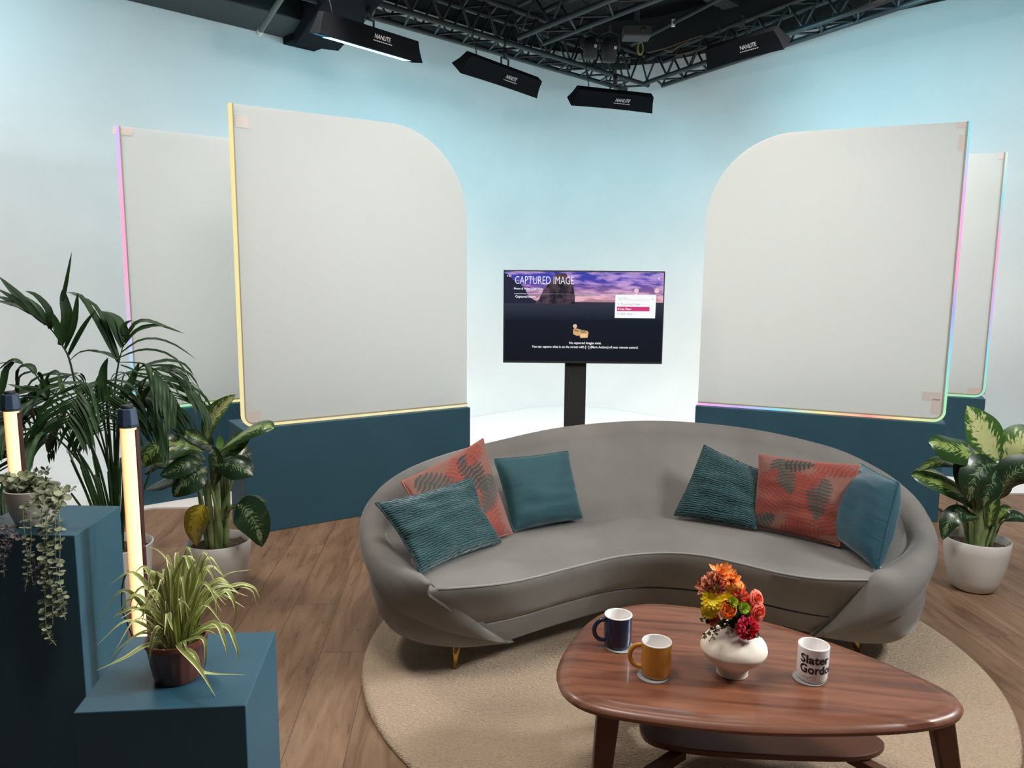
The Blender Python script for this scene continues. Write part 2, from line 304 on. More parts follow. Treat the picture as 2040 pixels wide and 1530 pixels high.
def wood_floor():
    m = mat('oak_planks', (0.3, 0.2, 0.12), 0.58, spec=0.35); N, L, p = nodes(m)
    tc = N.new('ShaderNodeTexCoord'); mp = N.new('ShaderNodeMapping'); L.new(tc.outputs['Object'], mp.inputs[0])
    mp.inputs['Rotation'].default_value = (0, 0, math.radians(-90 - 4)); mp.inputs['Location'].default_value = (0.35, 0.035, 0)
    bk = N.new('ShaderNodeTexBrick'); bk.offset = 0.37; bk.inputs['Scale'].default_value = 1.0; bk.inputs['Brick Width'].default_value = 1.25
    bk.inputs['Row Height'].default_value = 0.195; bk.inputs['Mortar Size'].default_value = 0.0016; bk.inputs['Mortar Smooth'].default_value = 0.3
    bk.inputs['Color1'].default_value = (0, 0, 0, 1); bk.inputs['Color2'].default_value = (1, 1, 1, 1); bk.inputs['Mortar'].default_value = (0.5, 0.5, 0.5, 1)
    L.new(mp.outputs[0], bk.inputs['Vector'])
    m2 = N.new('ShaderNodeMapping'); m2.inputs['Scale'].default_value = (1.3, 9, 1); L.new(mp.outputs[0], m2.inputs[0])
    ad = N.new('ShaderNodeVectorMath'); ad.operation = 'ADD'; L.new(m2.outputs[0], ad.inputs[0])
    sc = N.new('ShaderNodeVectorMath'); sc.operation = 'SCALE'; sc.inputs['Scale'].default_value = 13.0; L.new(bk.outputs['Color'], sc.inputs[0]); L.new(sc.outputs[0], ad.inputs[1])
    nz = N.new('ShaderNodeTexNoise'); nz.inputs['Scale'].default_value = 1.6; nz.inputs['Detail'].default_value = 8; nz.inputs['Distortion'].default_value = 0.9; L.new(ad.outputs[0], nz.inputs['Vector'])
    s = math_n(N, L, 'MULTIPLY_ADD', bk.outputs['Color'], 0.13, nz.outputs[0])
    r = ramp(N, [(0.30, (0.125, 0.068, 0.040)), (0.48, (0.21, 0.122, 0.073)), (0.62, (0.26, 0.157, 0.096)), (0.8, (0.305, 0.192, 0.122))]); L.new(s, r.inputs[0])
    m3 = N.new('ShaderNodeMapping'); m3.inputs['Scale'].default_value = (2.4, 15, 1); L.new(mp.outputs[0], m3.inputs[0]); ad2 = N.new('ShaderNodeVectorMath'); ad2.operation = 'ADD'; L.new(m3.outputs[0], ad2.inputs[0]); L.new(sc.outputs[0], ad2.inputs[1])
    n3 = N.new('ShaderNodeTexNoise'); n3.inputs['Scale'].default_value = 1.9; n3.inputs['Detail'].default_value = 9; n3.inputs['Roughness'].default_value = 0.65; n3.inputs['Distortion'].default_value = 2.2; L.new(ad2.outputs[0], n3.inputs['Vector'])
    kn = ramp(N, [(0.30, (0.45, 0.42, 0.40)), (0.40, (0.9, 0.9, 0.9)), (0.60, (1.0, 1.0, 1.0)), (0.72, (1.16, 1.16, 1.16))]); L.new(n3.outputs[0], kn.inputs[0])
    mk = N.new('ShaderNodeMix'); mk.data_type = 'RGBA'; mk.blend_type = 'MULTIPLY'; mk.inputs['Factor'].default_value = 1.0; L.new(r.outputs[0], mk.inputs[6]); L.new(kn.outputs[0], mk.inputs[7])
    mx = N.new('ShaderNodeMix'); mx.data_type = 'RGBA'; L.new(bk.outputs['Fac'], mx.inputs['Factor']); L.new(mk.outputs[2], mx.inputs[6]); mx.inputs[7].default_value = (0.09, 0.055, 0.035, 1)
    L.new(mx.outputs[2], p.inputs['Base Color'])
    bp = N.new('ShaderNodeBump'); bp.inputs['Strength'].default_value = 0.25; bp.inputs['Distance'].default_value = 0.003; L.new(nz.outputs[0], bp.inputs['Height']); L.new(bp.outputs[0], p.inputs['Normal'])
    return m
M['floor'] = wood_floor()
def walnut():
    m = mat('walnut', (0.2, 0.07, 0.03), 0.33, coat=0.1); N, L, p = nodes(m)
    tc = N.new('ShaderNodeTexCoord'); mp = N.new('ShaderNodeMapping'); L.new(tc.outputs['Object'], mp.inputs[0]); mp.inputs['Rotation'].default_value = (0, 0, math.radians(9))
    bk = N.new('ShaderNodeTexBrick'); bk.inputs['Scale'].default_value = 1; bk.inputs['Brick Width'].default_value = 9; bk.inputs['Row Height'].default_value = 0.105
    bk.inputs['Mortar Size'].default_value = 0.0; bk.inputs['Color1'].default_value = (0, 0, 0, 1); bk.inputs['Color2'].default_value = (1, 1, 1, 1); L.new(mp.outputs[0], bk.inputs['Vector'])
    m2 = N.new('ShaderNodeMapping'); m2.inputs['Scale'].default_value = (2.0, 26, 2); L.new(mp.outputs[0], m2.inputs[0])
    nz = N.new('ShaderNodeTexNoise'); nz.inputs['Scale'].default_value = 1.4; nz.inputs['Detail'].default_value = 7; nz.inputs['Distortion'].default_value = 0.5; L.new(m2.outputs[0], nz.inputs['Vector'])
    s = math_n(N, L, 'MULTIPLY_ADD', bk.outputs['Color'], 0.14, nz.outputs[0])
    r = ramp(N, [(0.36, (0.075, 0.025, 0.014)), (0.56, (0.155, 0.056, 0.030)), (0.78, (0.225, 0.09, 0.050))]); L.new(s, r.inputs[0]); L.new(r.outputs[0], p.inputs['Base Color'])
    return m
M['walnut'] = walnut()
def rug():
    m = mat('cream_rug', (0.60, 0.44, 0.30), 0.95, sheen=0.1, ncol=(0.75, 0.57, 0.40), nscale=110, bump=1.0, bscale=90, bdist=0.02, stretch=(1, 2.2, 1)); return m
M['rug'] = rug()
def ceiling_mat():
    m = mat('black_tiles', (0.017, 0.022, 0.021), 0.75); N, L, p = nodes(m)
    tc = N.new('ShaderNodeTexCoord'); mp = N.new('ShaderNodeMapping'); L.new(tc.outputs['Object'], mp.inputs[0]); mp.inputs['Rotation'].default_value = (0, 0, math.radians(45))
    bk = N.new('ShaderNodeTexBrick'); bk.offset = 0; bk.inputs['Scale'].default_value = 1; bk.inputs['Brick Width'].default_value = 1.2; bk.inputs['Row Height'].default_value = 0.6
    bk.inputs['Mortar Size'].default_value = 0.012; bk.inputs['Color1'].default_value = (0.016, 0.021, 0.020, 1); bk.inputs['Color2'].default_value = (0.022, 0.028, 0.027, 1)
    bk.inputs['Mortar'].default_value = (0.055, 0.06, 0.06, 1); L.new(mp.outputs[0], bk.inputs['Vector']); L.new(bk.outputs['Color'], p.inputs['Base Color']); return m
M['ceiling'] = ceiling_mat()
M['glow'] = mat('warm_tube', (0.9, 0.6, 0.4), 0.5); _N, _L, _p = nodes(M['glow'])
_l = _N.new('ShaderNodeLayerWeight'); _l.inputs[0].default_value = 0.35
_r = ramp(_N, [(0.0, (1.0, 0.80, 0.40)), (0.25, (1.0, 0.62, 0.27)), (0.6, (0.62, 0.24, 0.10))]); _L.new(_l.outputs['Facing'], _r.inputs[0])
_L.new(_r.outputs[0], _p.inputs['Emission Color']); _p.inputs['Emission Strength'].default_value = 1.3
M['cyanglow'] = mat('cool_diffuser', (0.7, 0.9, 1), 0.5, emit=(0.55, 0.9, 1.0), es=2.2)
M['bluedisplay'] = mat('blue_display', (0.1, 0.2, 0.6), 0.4, emit=(0.35, 0.5, 1.0), es=1.6)

def text(name, body, p0, xdir, ydir, width, m, parent, height=None, offset=0.0, shear=0.0, depth=0.0, warp=None, off=0.001):
    cu = bpy.data.curves.new('t', 'FONT'); cu.body = body; cu.size = 1; cu.offset = offset; cu.shear = shear; cu.resolution_u = 3
    o = bpy.data.objects.new('t', cu); COL.objects.link(o); bpy.context.view_layer.update()
    me = bpy.data.meshes.new_from_object(o.evaluated_get(bpy.context.evaluated_depsgraph_get()))
    if warp:                             # fine vertical cuts, so that the letters bend with the surface
        bm = bmesh.new(); bm.from_mesh(me); xs = [v.co.x for v in bm.verts]; n_ = 70
        for i in range(1, n_):
            x_ = min(xs) + (max(xs) - min(xs)) * i / n_
            bmesh.ops.bisect_plane(bm, geom=bm.verts[:] + bm.edges[:] + bm.faces[:], plane_co=(x_, 0, 0), plane_no=(1, 0, 0))
        bm.to_mesh(me); bm.free()
    bpy.data.objects.remove(o); xs = [v.co.x for v in me.vertices]; ys = [v.co.y for v in me.vertices]
    x0, x1, y0, y1 = min(xs), max(xs), min(ys), max(ys); sx = width / (x1 - x0); sy = height / (y1 - y0) if height else sx
    xd, yd = V3(xdir).normalized(), V3(ydir).normalized(); nd = xd.cross(yd); org = ORG.get(parent.name, V3())
    for v in me.vertices:
        a, b = (v.co.x - x0) * sx, (v.co.y - y0) * sy
        v.co = (warp(a, b) if warp else V3(p0) + xd * a + yd * b + nd * off) - org
    me.materials.clear(); me.materials.append(m); me.name = name
    o = bpy.data.objects.new(name, me); COL.objects.link(o); o.parent = parent; ORG[o.name] = org
    return o

# ------------------------------------------------------------------ setting
MB().add([(-6, -1, 0), (7, -1, 0), (7, 7, 0), (-6, 7, 0)], [(0, 1, 2, 3)]).build('floor', M['floor'], smooth=False, kind='structure')
slab = [(-6, 3.9), (-2.9, 4.35), (-2.28, 4.74), (-1.95, 4.77), (-1.55, 4.95), (-0.45, 5.62), (1.35, 5.75), (2.85, 5.235), (6, 5.30), (9, 5.3), (9, 12), (-9, 12), (-9, 3.9)]
MB().prism(slab, 0.0005, 0.012).build('trim_1', M['cycfloor'], smooth=False, kind='structure')
A = V3((0.65, 9.8, 0)); q = math.sqrt(0.5)
Rc = 1.3     # radius of the swept corner
def wall_path():
    a = A + V3((-q, -q, 0)) * 9.5; b = A + V3((-q, -q, 0)) * Rc; c = A + V3((q, -q, 0)) * Rc; d = A + V3((q, -q, 0)) * 9.0
    pts = [a.lerp(b, i / 12) for i in range(12)]
    cen = A + V3((0, -Rc * math.sqrt(2), 0))
    for i in range(25):
        an = math.radians(135 - 90 * i / 24); pts.append(cen + V3((math.cos(an), math.sin(an), 0)) * Rc)
    pts += [c.lerp(d, i / 12) for i in range(1, 13)]
    return pts, cen
WP, CEN = wall_path()
def wall_n(i):                            # inward normal
    t = (WP[min(i + 1, len(WP) - 1)] - WP[max(i - 1, 0)]).normalized(); return V3((t.y, -t.x, 0))
def wall_rows(lo, hi, zt):
    rows = []; rad = 0.55
    for i in range(lo, hi):
        n = wall_n(i); r = []
        for k in range(9):
            an = math.pi / 2 * k / 8; r.append(WP[i] + n * (rad * (1 - math.sin(an))) + V3((0, 0, 0.013 + rad * (1 - math.cos(an)))))
        top = zt(i)
        for k in range(1, 9): r.append(WP[i] + V3((0, 0, 0.563 + (top - 0.563) * k / 8)))
        rows.append(r)
    return rows
ztop = lambda i: 3.97 if i < 13 else (3.80 if i > 36 else 3.97 - 0.17 * (i - 12) / 25)
mid = 24
MB().grid(wall_rows(0, mid + 1, ztop)).build('wall_left', M['wall'], kind='structure')
MB().grid(wall_rows(mid, len(WP), ztop)).build('wall_right', M['wall'], kind='structure')
def band(lo, hi, z0, z1, off, thick, name, m, zf=None):
    rows = []
    for i in range(lo, hi):
        n = wall_n(i); a = WP[i] + n * off; b = WP[i] + n * (off + thick); dz = zf(i) if zf else 0
        rows.append([a + V3((0, 0, z0 + dz)), b + V3((0, 0, z0 + dz)), b + V3((0, 0, z1 + dz)), a + V3((0, 0, z1 + dz))])
    return MB().grid(rows, close=True).build(name, m, kind='structure', smooth=False)
rel = lambda i: ztop(i) - 3.97
band(0, len(WP), 3.97, 4.45, -0.02, 0.03, 'trim_2', M['black'], rel)
band(6, 33, 3.99, 4.06, 0.012, 0.10, 'trim_3', M['white_ledge'], rel)
band(6, 33, 3.925, 3.975, 0.002, 0.05, 'trim_4', M['black'], rel)
MB().add([(-9, 2.4, 4.42), (10, 2.4, 4.42), (10, 12, 4.42), (-9, 12, 4.42)], [(3, 2, 1, 0)]).build('ceiling', M['ceiling'], smooth=False, kind='structure')
# black soffit and beam over the left wall
L0 = A + V3((-q, -q, 0)) * 9.0; LD = V3((q, q, 0)); LN = V3((q, -q, 0))
def lw(s, off, z): return A - LD * s + LN * off + V3((0, 0, z))     # s from the corner along the left wall
def slab_on_wall(s0, s1, o0, o1, z0, z1, mb=None, mi=0):
    mb = mb or MB(); c = (lw(s0, o0, z0) + lw(s1, o1, z1)) / 2
    return mb.obox(c, LD * abs(s1 - s0) / 2, LN * abs(o1 - o0) / 2, V3((0, 0, abs(z1 - z0) / 2)), mi)
slab_on_wall(3.80, 9.0, 0.002, 0.55, 3.53, 4.40).build('trim_5', M['black'], smooth=False, kind='structure', bevel=0.01)
mb = MB(); a = lw(3.62, 0.30, 3.50); d = V3((0.43, -0.90, 0)); sd = V3((0.90, 0.43, 0))
mb.obox(a - sd * 0.02 + d * 1.6 + V3((0, 0, 0.35)), d * 1.6, sd * 0.19, V3((0, 0, 0.43)))
slab_on_wall(3.49, 3.80, 0.003, 0.36, 3.475, 4.4, mb); slab_on_wall(3.31, 3.49, 0.003, 0.05, 3.54, 4.4, mb)
mb.build('trim_6', M['blackfab'], smooth=False, kind='structure', bevel=0.01)
t = thing('metal_pipe', 'slim grey pipe with a white end reaching the top of the left wall', 'pipe', Wv(517, 62, lw(0, .1, 0), lw(5, .1, 0)))
p0 = Wv(519, 61, lw(0, .6, 0), lw(5, .6, 0)); p1 = p0 + V3((0.75, -1.1, 0.25)) * 1.6
MB().tube([p0, p1], 0.022, 8).build('pipe', mat('grey_pipe', (0.10, 0.105, 0.10), 0.5), t)
MB().tube([p0 - (p1 - p0).normalized() * 0.05, p0 + (p1 - p0).normalized() * 0.01], 0.024, 8).build('end_cap', M['whiteplastic'], t)

# ------------------------------------------------------------------ trusses
def truss(name, label, a, b, w, h, step, side, r=0.024, grp=None):
    a, b, side = V3(a), V3(b), V3(side).normalized(); t = thing(name, label, 'truss', a, grp); u = V3((0, 0, h)); sv = side * w
    for q_ in (V3(), sv, u, sv + u): MB().tube([a + q_, b + q_], r, 8).build('chord', M['grey_metal'], t)
    n = max(2, int((b - a).length / step)); 
    for face in ((V3(), u), (sv, sv + u), (V3(), sv), (u, u + sv)):
        mb = MB()
        for i in range(n):
            p, q2 = a.lerp(b, i / n), a.lerp(b, (i + 1) / n); m_ = (p + q2) / 2
            mb.tube([p + face[0], m_ + face[1]], r * 0.45, 5); mb.tube([m_ + face[1], q2 + face[0]], r * 0.45, 5)
        mb.build('lacing', M['grey_metal'], t)
    return t
TG = 'lighting trusses'
T1a, T1b = V3((-2.6, 4.55, 3.5)), V3((1.42, 8.57, 3.5))
truss('lighting_truss', 'black box truss along the left wall carrying three softboxes', T1a, T1b, 0.29, 0.29, 0.30, (-q, q, 0), grp=TG)
truss('lighting_truss', 'black box truss along the right wall meeting the other at the corner', (1.57, 8.57, 3.5), (3.35, 5.2, 3.5), 0.22, 0.24, 0.34, (-.88, -.47, 0), grp=TG)
truss('lighting_truss', 'black truss crossing the ceiling from the left truss toward the front', (0.25, 7.2, 3.53), (2.1, 4.6, 3.53), 0.27, 0.27, 0.42, (-.81, -.58, 0), grp=TG)
t = thing('overhead_rail', 'long thin black rail with clips under the dark ceiling', 'rail', (1.6, 7.6, 3.95))
MB().tube([(1.15, 8.0, 3.75), (3.1, 4.2, 3.95)], 0.018, 6).build('rail', M['grey_metal'], t)
for k in range(5):
    c = V3((1.15, 8.0, 3.75)).lerp(V3((3.1, 4.2, 3.95)), 0.15 + k * 0.17); MB().obox(c, (0.015, 0, 0), (0, 0.015, 0), (0, 0, 0.03)).build('clip', M['whiteprint'], t, smooth=False)
t = thing('overhead_rail', 'heavy black ceiling beam behind the truss above the corner', 'rail', (-0.5, 5.5, 4.1))
MB().obox((0.6, 6.6, 4.25), V3((q, q, 0)) * 2.2, V3((q, -q, 0)) * 0.09, (0, 0, 0.1)).build('beam', mat('charcoal', (0.045, 0.048, 0.048), 0.7), t, smooth=False)
MB().obox((1.9, 6.3, 4.28), V3((q, q, 0)) * 1.6, V3((q, -q, 0)) * 0.07, (0, 0, 0.08)).build('beam', M['black'], t, smooth=False)
# dark lantern heads on the truss
def lantern(px, py, y, s, label):
    c = Wy(px, py, y); t = thing('stage_lantern', label, 'stage light', c, 'dark lanterns on the truss')
    MB().lathe([(0, -.12 * s), (.075 * s, -.11 * s), (.08 * s, .05 * s), (.055 * s, .11 * s), (0, .12 * s)], c, 16).build('body', M['black'], t)
    MB().tube([c + V3((-.1 * s, 0, 0)), c + V3((-.1 * s, 0, .15 * s)), c + V3((0, 0, .19 * s)), c + V3((.1 * s, 0, .15 * s)), c + V3((.1 * s, 0, 0))], .010, 6).build('yoke', M['grey_metal'], t)
    MB().tube([c + V3((0, 0, .18 * s)), c + V3((0, 0, .32 * s))], .016, 6).build('clamp', M['grey_metal'], t)
    MB().obox(c + V3((.05 * s, -.09 * s, 0)), (.012, 0, 0), (0, .004, 0), (0, 0, .012)).build('sticker', M['whiteprint'], t, smooth=False)
lantern(1176, 96, 7.3, .8, 'dark stage lantern on the truss, left of the pair above the corner')
lantern(1214, 100, 7.5, .9, 'dark stage lantern on the truss, right of the pair above the corner')
c = Wy(1268, 66, 6.6); t = thing('projector', 'black projector housing hanging among the trusses above the corner', 'projector', c)
MB().obox(c, (.11, 0, 0), (0, .09, 0), (0, 0, .045)).build('housing', M['black'], t, smooth=False, bevel=0.015)
MB().tube([c + V3((0, 0, .05)), c + V3((0, 0, .4))], .02, 8).build('pole', M['black'], t)
MB().tube([c + V3((.04, -.085, 0)), c + V3((.04, -.10, 0))], .022, 12).build('lens', M['grey_metal'], t)
c = Wy(1276, 96, 7.2); mb = MB()
mb.tube([c + V3((math.cos(a) * .022, 0, math.sin(a) * .05)) for a in [i * .35 for i in range(19)]], .005, 6)
mb.tube([c + V3((math.cos(a) * .027, .01, math.sin(a) * .057)) for a in [i * .35 for i in range(19)]], .004, 6)
setp(mb.build('cable_coil', M['yellowcable']), 'small yellow cable coil hanging under the dark ceiling', 'cable')
mb = MB()
for k, (pl) in enumerate(([(1290, 105), (1330, 95), (1375, 78), (1400, 70)], [(1320, 98), (1338, 104), (1352, 92), (1372, 82)], [(1345, 112), (1372, 104), (1395, 99)])):
    mb.tube([Wy(x, y, 7.1) for x, y in pl], .006, 5)
setp(mb.build('loose_cable', mat('tan_cable', (0.14, 0.09, 0.05), 0.6)), 'thin tan cables draped below the ceiling right of the coil', 'cable')

# ------------------------------------------------------------------ softboxes
def softbox(ends, z, label, aim, power, lit=False, drop=0.15, first=False):
    (xa, ya), (xb, yb) = ends; a, b = Wz(xa, ya, z), Wz(xb, yb, z); t = thing('strip_softbox', label, 'softbox', (a + b) / 2, 'strip softboxes')
    d = (b - a).normalized(); out = V3((-d.y, d.x, 0))      # out: toward the wall
    if out.y < 0: out = -out
    aimv = (out * math.cos(aim) - V3((0, 0, math.sin(aim)))).normalized(); nrm = aimv.cross(d).normalized()
    if nrm.z < 0: nrm = -nrm
    L_ = (b - a).length; e = 0.04; mb = MB()
    hb, hf, dep = 0.032, 0.066, drop          # half heights back / front
    # back (truss side) narrow tube housing, flared skirt toward the wall
    back = a + aimv * 0.0; rows = []
    n = 10
    for side in (1, -1):
        r = []
        for i in range(n + 1):
            s = i / n; p = a.lerp(b, s); sag = 0.012 * math.sin(math.pi * s)
            p1_ = p + nrm * side * (hb) ; p2 = a + d * (-e + (L_ + 2 * e) * s) + aimv * dep + nrm * side * (hf - sag)
            r.append([p1_, p1_.lerp(p2, .5) + nrm * side * (-.008), p2])
        rows.append(r)
    mb.grid(rows[0]); mb.grid(rows[1])
    back_r = [[rows[0][i][0], rows[1][i][0]] for i in range(n + 1)]; mb.grid(back_r)
    for i in (0, n): mb.grid([rows[0][i], rows[1][i]])
    mb.build('skirt', M['blackfab'], t)
    mb = MB()
    mb.grid([[rows[0][i][0].lerp(rows[0][i][2], .8) - nrm * .006, rows[1][i][0].lerp(rows[1][i][2], .8) + nrm * .006] for i in range(1, n)]); mb.v = [v + aimv * (.036 if lit else 0) for v in mb.v]; mb.build('diffuser', M['cyanglow'], t)
    m_ = (a + b) / 2 + nrm * hb; topz = 3.5
    bx = MB(); xx = d * 0.05
    m2 = m_ + V3((0, 0, .05))
    bx.obox(m2, xx, out * .006, V3((0, 0, .004))); bx.obox(m2 - xx - V3((0, 0, .03)), d * .005, out * .006, V3((0, 0, .035))); bx.obox(m2 + xx - V3((0, 0, .03)), d * .005, out * .006, V3((0, 0, .035)))
    bx.build('bracket', M['grey_metal'], t, smooth=False)
    MB().tube([m2, m2 + V3((0, 0, .08))], .02, 8).tube([m2 + V3((0, 0, .07)), V3((m2.x, m2.y, max(topz, m2.z + .12)))], .012, 6).build('clamp', M['grey_metal'], t)
    cp = a + d * 0.12 + nrm * hb
    MB().tube([cp, cp + V3((-.01, 0, .06)), cp + V3((-.03, 0, .14)), cp + V3((-.02, 0, .26))], .005, 5).build('cable', M['cable'], t)
    # writing on the camera side: lower/back face of the skirt
    vis = rows[1] if (rows[1][5][1] - CP).dot(nrm * -1) < 0 else rows[0]
    if (CP - rows[0][5][1]).dot(nrm) < 0: vis = rows[1]
    else: vis = rows[0]
    fy = (vis[5][0] - vis[5][2]).normalized(); mid_ = vis[5][1]; fx = d if d.x > 0 else -d
    if fy.z < 0: fy = -fy
    nn = fx.cross(fy); 
    if nn.dot(CP - mid_) < 0: nn = -nn
    base = mid_ + fx * (0.0) + nn * 0.016
    text('logo_text', 'NANLITE', base, fx, fy, 0.155, M['whiteprint'], t, height=.032, offset=.012, shear=.25, warp=lambda u_, v_: base + fx * u_ + fy * v_)
    mb = MB(); x = -.01
    while x < .16:
        l_ = random.uniform(.008, .02); mb.obox(base + fx * (x + l_ / 2) - fy * .016, fx * l_ / 2, fy * .003, nn * .0005); x += l_ + .005
    mb.build('small_print', M['whiteprint'], t, smooth=False)
    MB().obox(a + d * .2 + (vis[2][1] - a) * .35 + nn * .014, fx * .018, fy * .006, nn * .003).build('display', M['bluedisplay'], t, smooth=False)
    lp = (a + b) / 2 + aimv * (dep + .03)
    la_ = min(aim, AM); o = area('softbox_lamp', lp, lp + out * math.cos(la_) - V3((0, 0, math.sin(la_))), L_, .16, power, (0.30, 0.81, 1.0)); o.parent = t; o.matrix_parent_inverse = Matrix.Translation(-((a + b) / 2)); 
    return t
AM = math.radians(45)
softbox(((640, 22), (828, 82)), 3.28, 'black strip softbox nearest the dark beam, glowing along its lower edge', math.radians(79), 11, True)
softbox(((935, 106), (1076, 158)), 3.25, 'black strip softbox in the middle of the left truss', AM, 12)
softbox(((1152, 174), (1300, 190)), 3.2, 'black strip softbox hanging lowest under the corner of the trusses', AM, 12)
softbox(((1408, 95), (1545, 55)), 3.33, 'black strip softbox tucked under the dark ceiling on the right', AM, 18)
area('softbox_lamp_left', (-3.0, 4.7, 3.3), (-3.9, 5.6, 2.7), .9, .16, 7, (0.30, 0.81, 1.0))
area('softbox_lamp_right', (3.0, 5.6, 3.35), (3.9, 6.6, 2.6), .9, .16, 7, (0.30, 0.81, 1.0))

# ------------------------------------------------------------------ plinths and screens
def plinth(name, label, a, b, dep, z, grp=None, z0=0.0):
    a, b = V3((a[0], a[1], 0)), V3((b[0], b[1], 0)); d = (b - a).normalized(); n = V3((-d.y, d.x, 0))
    c = a + n * dep; e = b + n * dep
    mb = MB().prism([(p.x, p.y) for p in (a, b, e, c)], z0, z)
    return setp(mb.build(name, M['teal'], smooth=False, bevel=0.004), label, 'plinth', grp)
G1 = 'teal plinths under the screens'; BH = 0.62
L1a, L1b = V3((-1.515, 4.262, 0)), V3((-0.276, 5.065, 0))
L2a = V3((-2.37, 4.76, 0)); L2b = L2a + V3((.78, .62, 0)).normalized() * 1.48
R1a, R1b = V3((1.256, 5.205, 0)), V3((2.642, 4.614, 0))
R2b = V3((3.49, 5.615, 0)); R2a = R2b - V3((.9183, -.3958, 0)) * 1.48
plinth('teal_plinth', 'long teal plinth under the yellow edged screen left of the sofa', L1a, L1b, .34, BH, G1)
plinth('teal_plinth', 'teal plinth at far left behind the palm and the variegated plant', L2a, L2b, .34, BH, G1, .0122)
plinth('teal_plinth', 'long teal plinth behind the right half of the sofa', R1a, R1b, .34, BH, G1)
plinth('teal_plinth', 'teal plinth furthest right, behind the right potted plant', R2a, R2b, .34, BH, G1, .0122)
def screen(a, b, z1, rad, led_m, label, round_right, tape, ztl=None, inset=.03):
    a, b = V3(a), V3(b); d = (b - a).normalized(); n = V3((-d.y, d.x, 0)); W_ = (b - a).length; z0 = BH + .002
    t = thing('screen_panel', label, 'screen', a + V3((0, 0, z0)), 'frosted backdrop screens')
    off = n * .03; P = lambda u, z: a + off + d * u + V3((0, 0, z))
    hh = z1 - z0; r1, r2 = rad; rs = .06
    pts = []
    if round_right:      # LED on the left edge
        pts = [P(W_ - .01, z0 + .012)]
        for i in range(17): an = math.pi / 2 * i / 16; pts.append(P(W_ - .01 - r1 + r1 * math.cos(an), z1 - r2 + r2 * math.sin(an)))
        pts.append(P(.012, z1))
        for i in range(7): an = math.pi + math.pi / 2 * i / 6; pts.append(P(.012 + rs + rs * math.cos(an), z0 + .012 + rs + rs * math.sin(an)))
    else:
        pts = [P(.01, z0 + .012)]
        for i in range(7): an = -math.pi / 2 + math.pi / 2 * i / 6; pts.append(P(W_ - .012 - rs + rs * math.cos(an), z0 + .012 + rs + rs * math.sin(an)))
        pts.append(P(W_ - .012, z1))
        for i in range(17): an = math.pi / 2 + math.pi / 2 * i / 16; pts.append(P(.01 + r1 + r1 * math.cos(an), z1 - r2 + r2 * math.sin(an)))
    m = len(pts); th = n * .006; mb = MB()
    mb.add(pts + [p + th for p in pts], [tuple(range(m)), tuple(range(2 * m - 1, m - 1, -1))] + [(i, m + i, m + (i + 1) % m, (i + 1) % m) for i in range(m)])
    mb.build('frosted_sheet', M['frost'], t, smooth=False)
    # strip: along the bottom from the far end, round the small corner, up the edge
    path = []
    ue, us = (W_ - .012, .012) if round_right else (.012, W_ - .012); sg = 1 if round_right else -1
    nb = 10
    for i in range(nb + 1): path.append(P(ue + (us + sg * rs - ue) * i / nb, z0 + .010))
    for i in range(1, 7): an = math.pi / 2 * i / 6; path.append(P(us + sg * (rs - rs * math.sin(an)), z0 + .010 + rs - rs * math.cos(an)))
    for i in range(1, 25): path.append(P(us, z0 + .010 + rs + (z1 - z0 - rs - .010) * i / 24))
    cum = [0]
    for i in range(1, len(path)): cum.append(cum[-1] + (path[i] - path[i - 1]).length)
    mb = MB(); hw = .0075; rows = []; cr = []
    for i, p in enumerate(path):
        tg = (path[min(i + 1, len(path) - 1)] - path[max(0, i - 1)]).normalized(); sd_ = tg.cross(n)
        rows.append([p - sd_ * hw - n * .012, p + sd_ * hw - n * .012, p + sd_ * hw + n * .018, p - sd_ * hw + n * .018])
    mb.grid(rows, close=True)
    mb.uv = [(0, cum[i] / cum[-1]) for i in range(len(path)) for _ in range(4)]
    mb.build('light_strip', led_m, t, smooth=False)
    mb = MB(); rows = []
    for i, p in enumerate(path):
        tg = (path[min(i + 1, len(path) - 1)] - path[max(0, i - 1)]).normalized(); sd_ = tg.cross(n) * (1 if round_right else -1)
        if sd_.dot(P(W_ / 2, 1.5) - p) < 0: sd_ = -sd_
        q_ = p + sd_ * .0115; rows.append([q_ - sd_ * .004 - n * .010, q_ + sd_ * .004 - n * .010, q_ + sd_ * .004 + n * .012, q_ - sd_ * .004 + n * .012])
    mb.grid(rows, close=True); mb.build('strip_channel', M['channel'], t, smooth=False)
    for (u, z, su, sz, sk) in tape:
        uu = u if round_right else W_ - u
        c = P(uu, z0 + z) - n * .0015
        c2 = d * su / 2; c3 = (V3((0, 0, 1)) + d * sk).normalized() * sz / 2
        mb = MB().obox(c, c2, n * .001, c3); mb.build('tape', M['tape'], t, smooth=False)
    return t
screen(L1a, L1b, 2.392, (.54, .56), M['led_l1'], 'large frosted screen with a yellow lit edge, left of the television', True, [(.07, 1.68, .07, .06, 0), (.06, .06, .10, .06, .1)])
screen(L2a, L2b, 2.36, (.54, .56), M['led_l2'], 'frosted screen with a pink to blue lit edge at far left', True, [(.04, 1.71, .11, .045, .2)])
screen(R1a, R1b, 2.40, (.54, .56), M['led_r1'], 'large frosted screen with a rainbow lit edge, right of the television', False, [(.035, 1.66, .05, .09, 0), (.045, 1.76, .07, .03, 0), (.09, .16, .10, .05, 0), (.06, .10, .05, .09, .1)])
screen(R2a, R2b, 2.385, (.54, .56), M['led_r2'], 'frosted screen at far right, mostly behind the large one', False, [(.06, .05, .12, .05, .1), (.03, 1.74, .06, .04, 0)])

